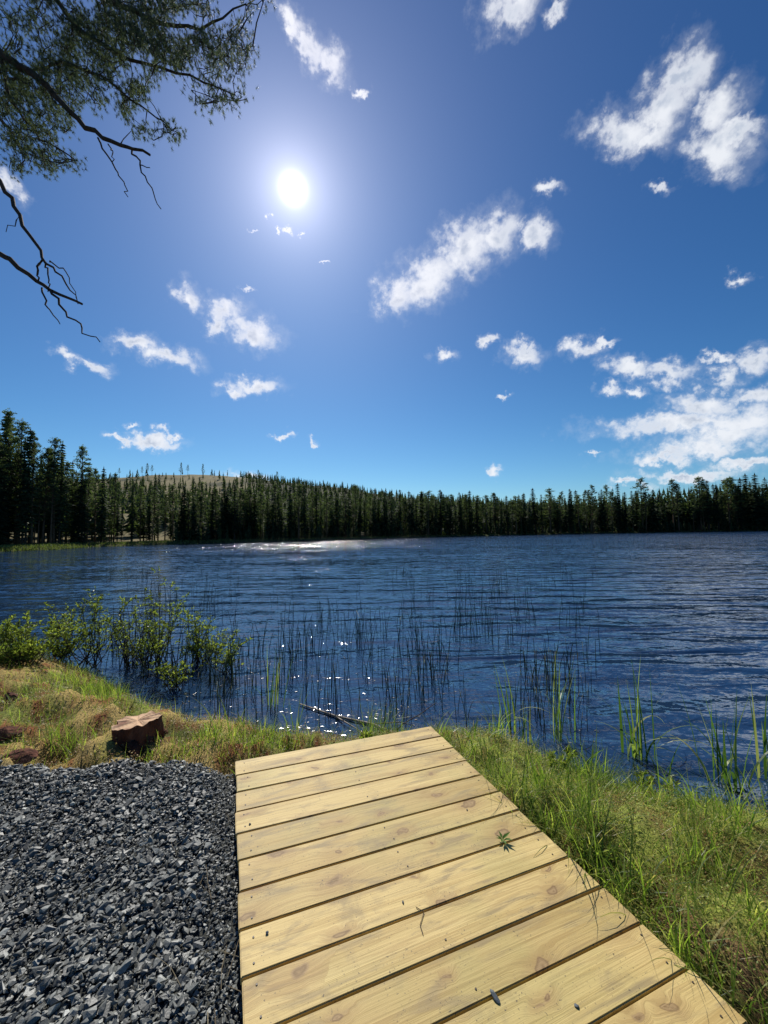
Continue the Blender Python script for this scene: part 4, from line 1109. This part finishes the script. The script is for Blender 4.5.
# ------------------------------------------------------------------ overhanging pine at upper left
m_need = mat_leaf("pine needles near", [(0, (.03, .038, .028)), (.5, (.058, .075, .052)), (1, (.13, .145, .095))], .4, .5)
m_limb = mat_noise("pine limb bark", [(.3, (.03, .02, .016)), (.7, (.10, .065, .045))], 20, 6, .9, .6, 60, .005)
tb = (-6.3, 3.9); tz = ground_pt(*tb)
pine = empty("overhanging_pine", (tb[0], tb[1], tz)); PO = Vector((tb[0], tb[1], tz))
tag(pine, "tall pine whose needled and bare branches hang into the upper left of the view", "pine")
b = MB(); b.tube([Vector((0, 0, -.3)), Vector((.02, 0, .4)), Vector((.15, 0, 3)), Vector((.25, .05, 6)), Vector((.3, .1, 9)), Vector((.35, .1, 12))], [.30, .22, .19, .16, .11, .04], 14)
b.build("trunk", m_limb, pine, True)
def tr_at(z):  # world point on the trunk
    zz = z - tz; return PO + Vector((float(np.interp(zz, [0, .4, 3, 6, 9, 12], [0, .02, .15, .25, .3, .35])), float(np.interp(zz, [0, 3, 6, 12], [0, 0, .05, .1])), zz))
limbs = MB(); nodes = []   # nodes: (pos, radius)
def limb(pts, r0_, r1_, rec=True):
    P = [p - PO for p in pts]
    # refine with jitter
    Q = []
    for a, c2 in zip(P, P[1:]):
        for k in range(4):
            t_ = k / 4; Q.append(a.lerp(c2, t_) + (Vector((random.gauss(0, .012), random.gauss(0, .012), random.gauss(0, .012))) if k else Vector()))
    Q.append(P[-1]); n_ = len(Q)
    R2 = [r0_ + (r1_ - r0_) * k / (n_ - 1) for k in range(n_)]
    limbs.tube(Q, R2, 8)
    if rec:
        for q in Q: nodes.append(q)
A = lambda x, y, Y_: at_y(x, y, Y_)
limb([tr_at(5.9), A(-30, 28, 4.3), A(0, 52, 4.2), A(30, 72, 4.15), A(55, 96, 4.1), A(85, 128, 4.05), A(120, 145, 4.0), A(150, 155, 4.0)], .055, .012)
limb([tr_at(7.5), A(-20, -60, 4.6), A(30, -30, 4.6), A(90, -10, 4.7), A(150, 20, 4.8), A(200, 30, 4.8), A(246, 4, 4.9)], .06, .008)
limb([A(30, -30, 4.6), A(80, 30, 4.5), A(130, 60, 4.5), A(190, 75, 4.5), A(235, 95, 4.5)], .03, .006)
limb([A(30, 72, 4.15), A(60, 62, 4.3), A(100, 75, 4.35), A(140, 105, 4.4), A(170, 128, 4.4)], .02, .006)
limb([A(0, 52, 4.2), A(10, 100, 4.3), A(40, 140, 4.4), A(75, 160, 4.4)], .02, .006)
limb([tr_at(5.6), A(-30, 80, 4.6), A(10, 130, 4.7), A(25, 160, 4.7)], .03, .006)
limb([tr_at(8.3), A(-20, -80, 5.2), A(60, -60, 5.3), A(160, -40, 5.3), A(260, -30, 5.2)], .05, .008)
# bare dead twigs
limb([A(98, 138, 4.03), A(112, 162, 4.0), A(124, 182, 4.0), A(128, 197, 4.0)], .010, .004, False)
limb([A(108, 144, 4.02), A(113, 152, 4), A(112, 162, 4.0)], .007, .004, False)
limb([A(132, 150, 4.0), A(140, 165, 3.98), A(152, 188, 3.95), A(161, 209, 3.9)], .010, .004, False)
limb([A(140, 165, 3.98), A(150, 168, 3.98)], .006, .003, False)
limb([tr_at(4.1), A(-40, 140, 3.9), A(0, 181, 3.8), A(20, 215, 3.75), A(42, 258, 3.7), A(62, 276, 3.7), A(78, 304, 3.7)], .03, .004, False)
limb([tr_at(3.3), A(-50, 225, 3.9), A(0, 254, 3.75), A(25, 272, 3.7), A(50, 290, 3.7), A(82, 304, 3.7)], .035, .011, False)
limb([A(50, 290, 3.7), A(66, 312, 3.68), A(82, 328, 3.66), A(100, 342, 3.65)], .012, .004, False)
limb([A(42, 258, 3.7), A(38, 270, 3.7), A(38, 281, 3.7)], .012, .006, False)
limb([A(46, 262, 3.7), A(49, 280, 3.68), A(48, 292, 3.68)], .008, .004, False)
limb([A(42, 288, 3.7), A(48, 308, 3.68), A(60, 324, 3.66)], .009, .004, False)
limb([A(50, 262, 3.7), A(66, 272, 3.7), A(76, 298, 3.7)], .007, .003, False)
limb([A(20, 215, 3.75), A(6, 232, 3.75)], .006, .003, False)
# foliage: attractor points in picture regions with depth, grown to the limbs by nearest node
regs = [((0, 175), (0, 110), 330), ((60, 255), (0, 60), 360), ((120, 250), (30, 108), 230), ((120, 185), (70, 140), 150), ((-5, 75), (60, 172), 250), ((60, 130), (30, 90), 60), ((-40, 270), (-60, 5), 260), ((40, 85), (140, 170), 30)]
att = []
for (xa, xb), (ya, yb), n in regs:
    for _ in range(int(n * 2.0)):
        x = random.uniform(xa, xb); y = random.uniform(ya, yb)
        if float(fbm(np.array([x * .035]), np.array([y * .035]), 44)[0]) < .43: continue
        # outline limit
        lim = float(np.interp(x, [-60, 0, 30, 75, 84, 95, 118, 130, 175, 186, 210, 248, 258, 275], [176, 174, 172, 166, 150, 112, 100, 130, 139, 122, 108, 104, 40, 5]))
        if y > lim + random.gauss(0, 3): continue
        att.append(A(x, y, random.uniform(4.0, 5.3)) - PO)
NA = np.array([n_[:] for n_ in nodes]); AT = np.array([a[:] for a in att])
left = list(range(len(AT))); dist = np.array([np.min(((NA - a) ** 2).sum(1)) for a in AT]); order = np.argsort(dist)
tw = MB(); needles = MB()
pts_all = NA
for i_ in order:
    a = AT[i_]; d2 = ((pts_all - a) ** 2).sum(1); j_ = int(np.argmin(d2)); p0 = Vector(pts_all[j_]); p1 = Vector(a)
    mid = p0.lerp(p1, .5) + Vector((random.gauss(0, .02), random.gauss(0, .02), random.gauss(-.01, .02)))
    l_ = (p1 - p0).length
    r_ = min(.011, .0035 + l_ * .012)
    tw.tube([p0, mid, p1], [r_, r_ * .8, r_ * .5], 4, False)
    pts_all = np.vstack([pts_all, mid[:], p1[:]])
    # tufts
    dirr = (p1 - mid).normalized()
    for s_ in range(4):
        c2 = p1 + Vector((random.gauss(0, .055), random.gauss(0, .055), random.gauss(0, .045)))
        td = (dirr + Vector((random.gauss(0, .7), random.gauss(0, .7), random.gauss(.2, .5)))).normalized()
        tone_ = random.random()
        for k in range(30):
            needles.cur = min(1, max(0, tone_ + random.gauss(0, .2)))
            d = (td * .6 + Vector((random.gauss(0, 1), random.gauss(0, 1), random.gauss(0, 1))).normalized()).normalized()
            q0 = c2 + td * random.uniform(-.012, .012); L = random.uniform(.030, .052); sdv_ = d.orthogonal().normalized() * .0015
            needles.t.append((needles.add(q0 - sdv_), needles.add(q0 + sdv_), needles.add(q0 + d * L)))
limbs.build("branch", m_limb, pine, True); tw.build("twig", m_limb, pine); needles.build("needles", m_need, pine)
print("tree counts", cnt, "stalks", len(sp_list), "att", len(att))
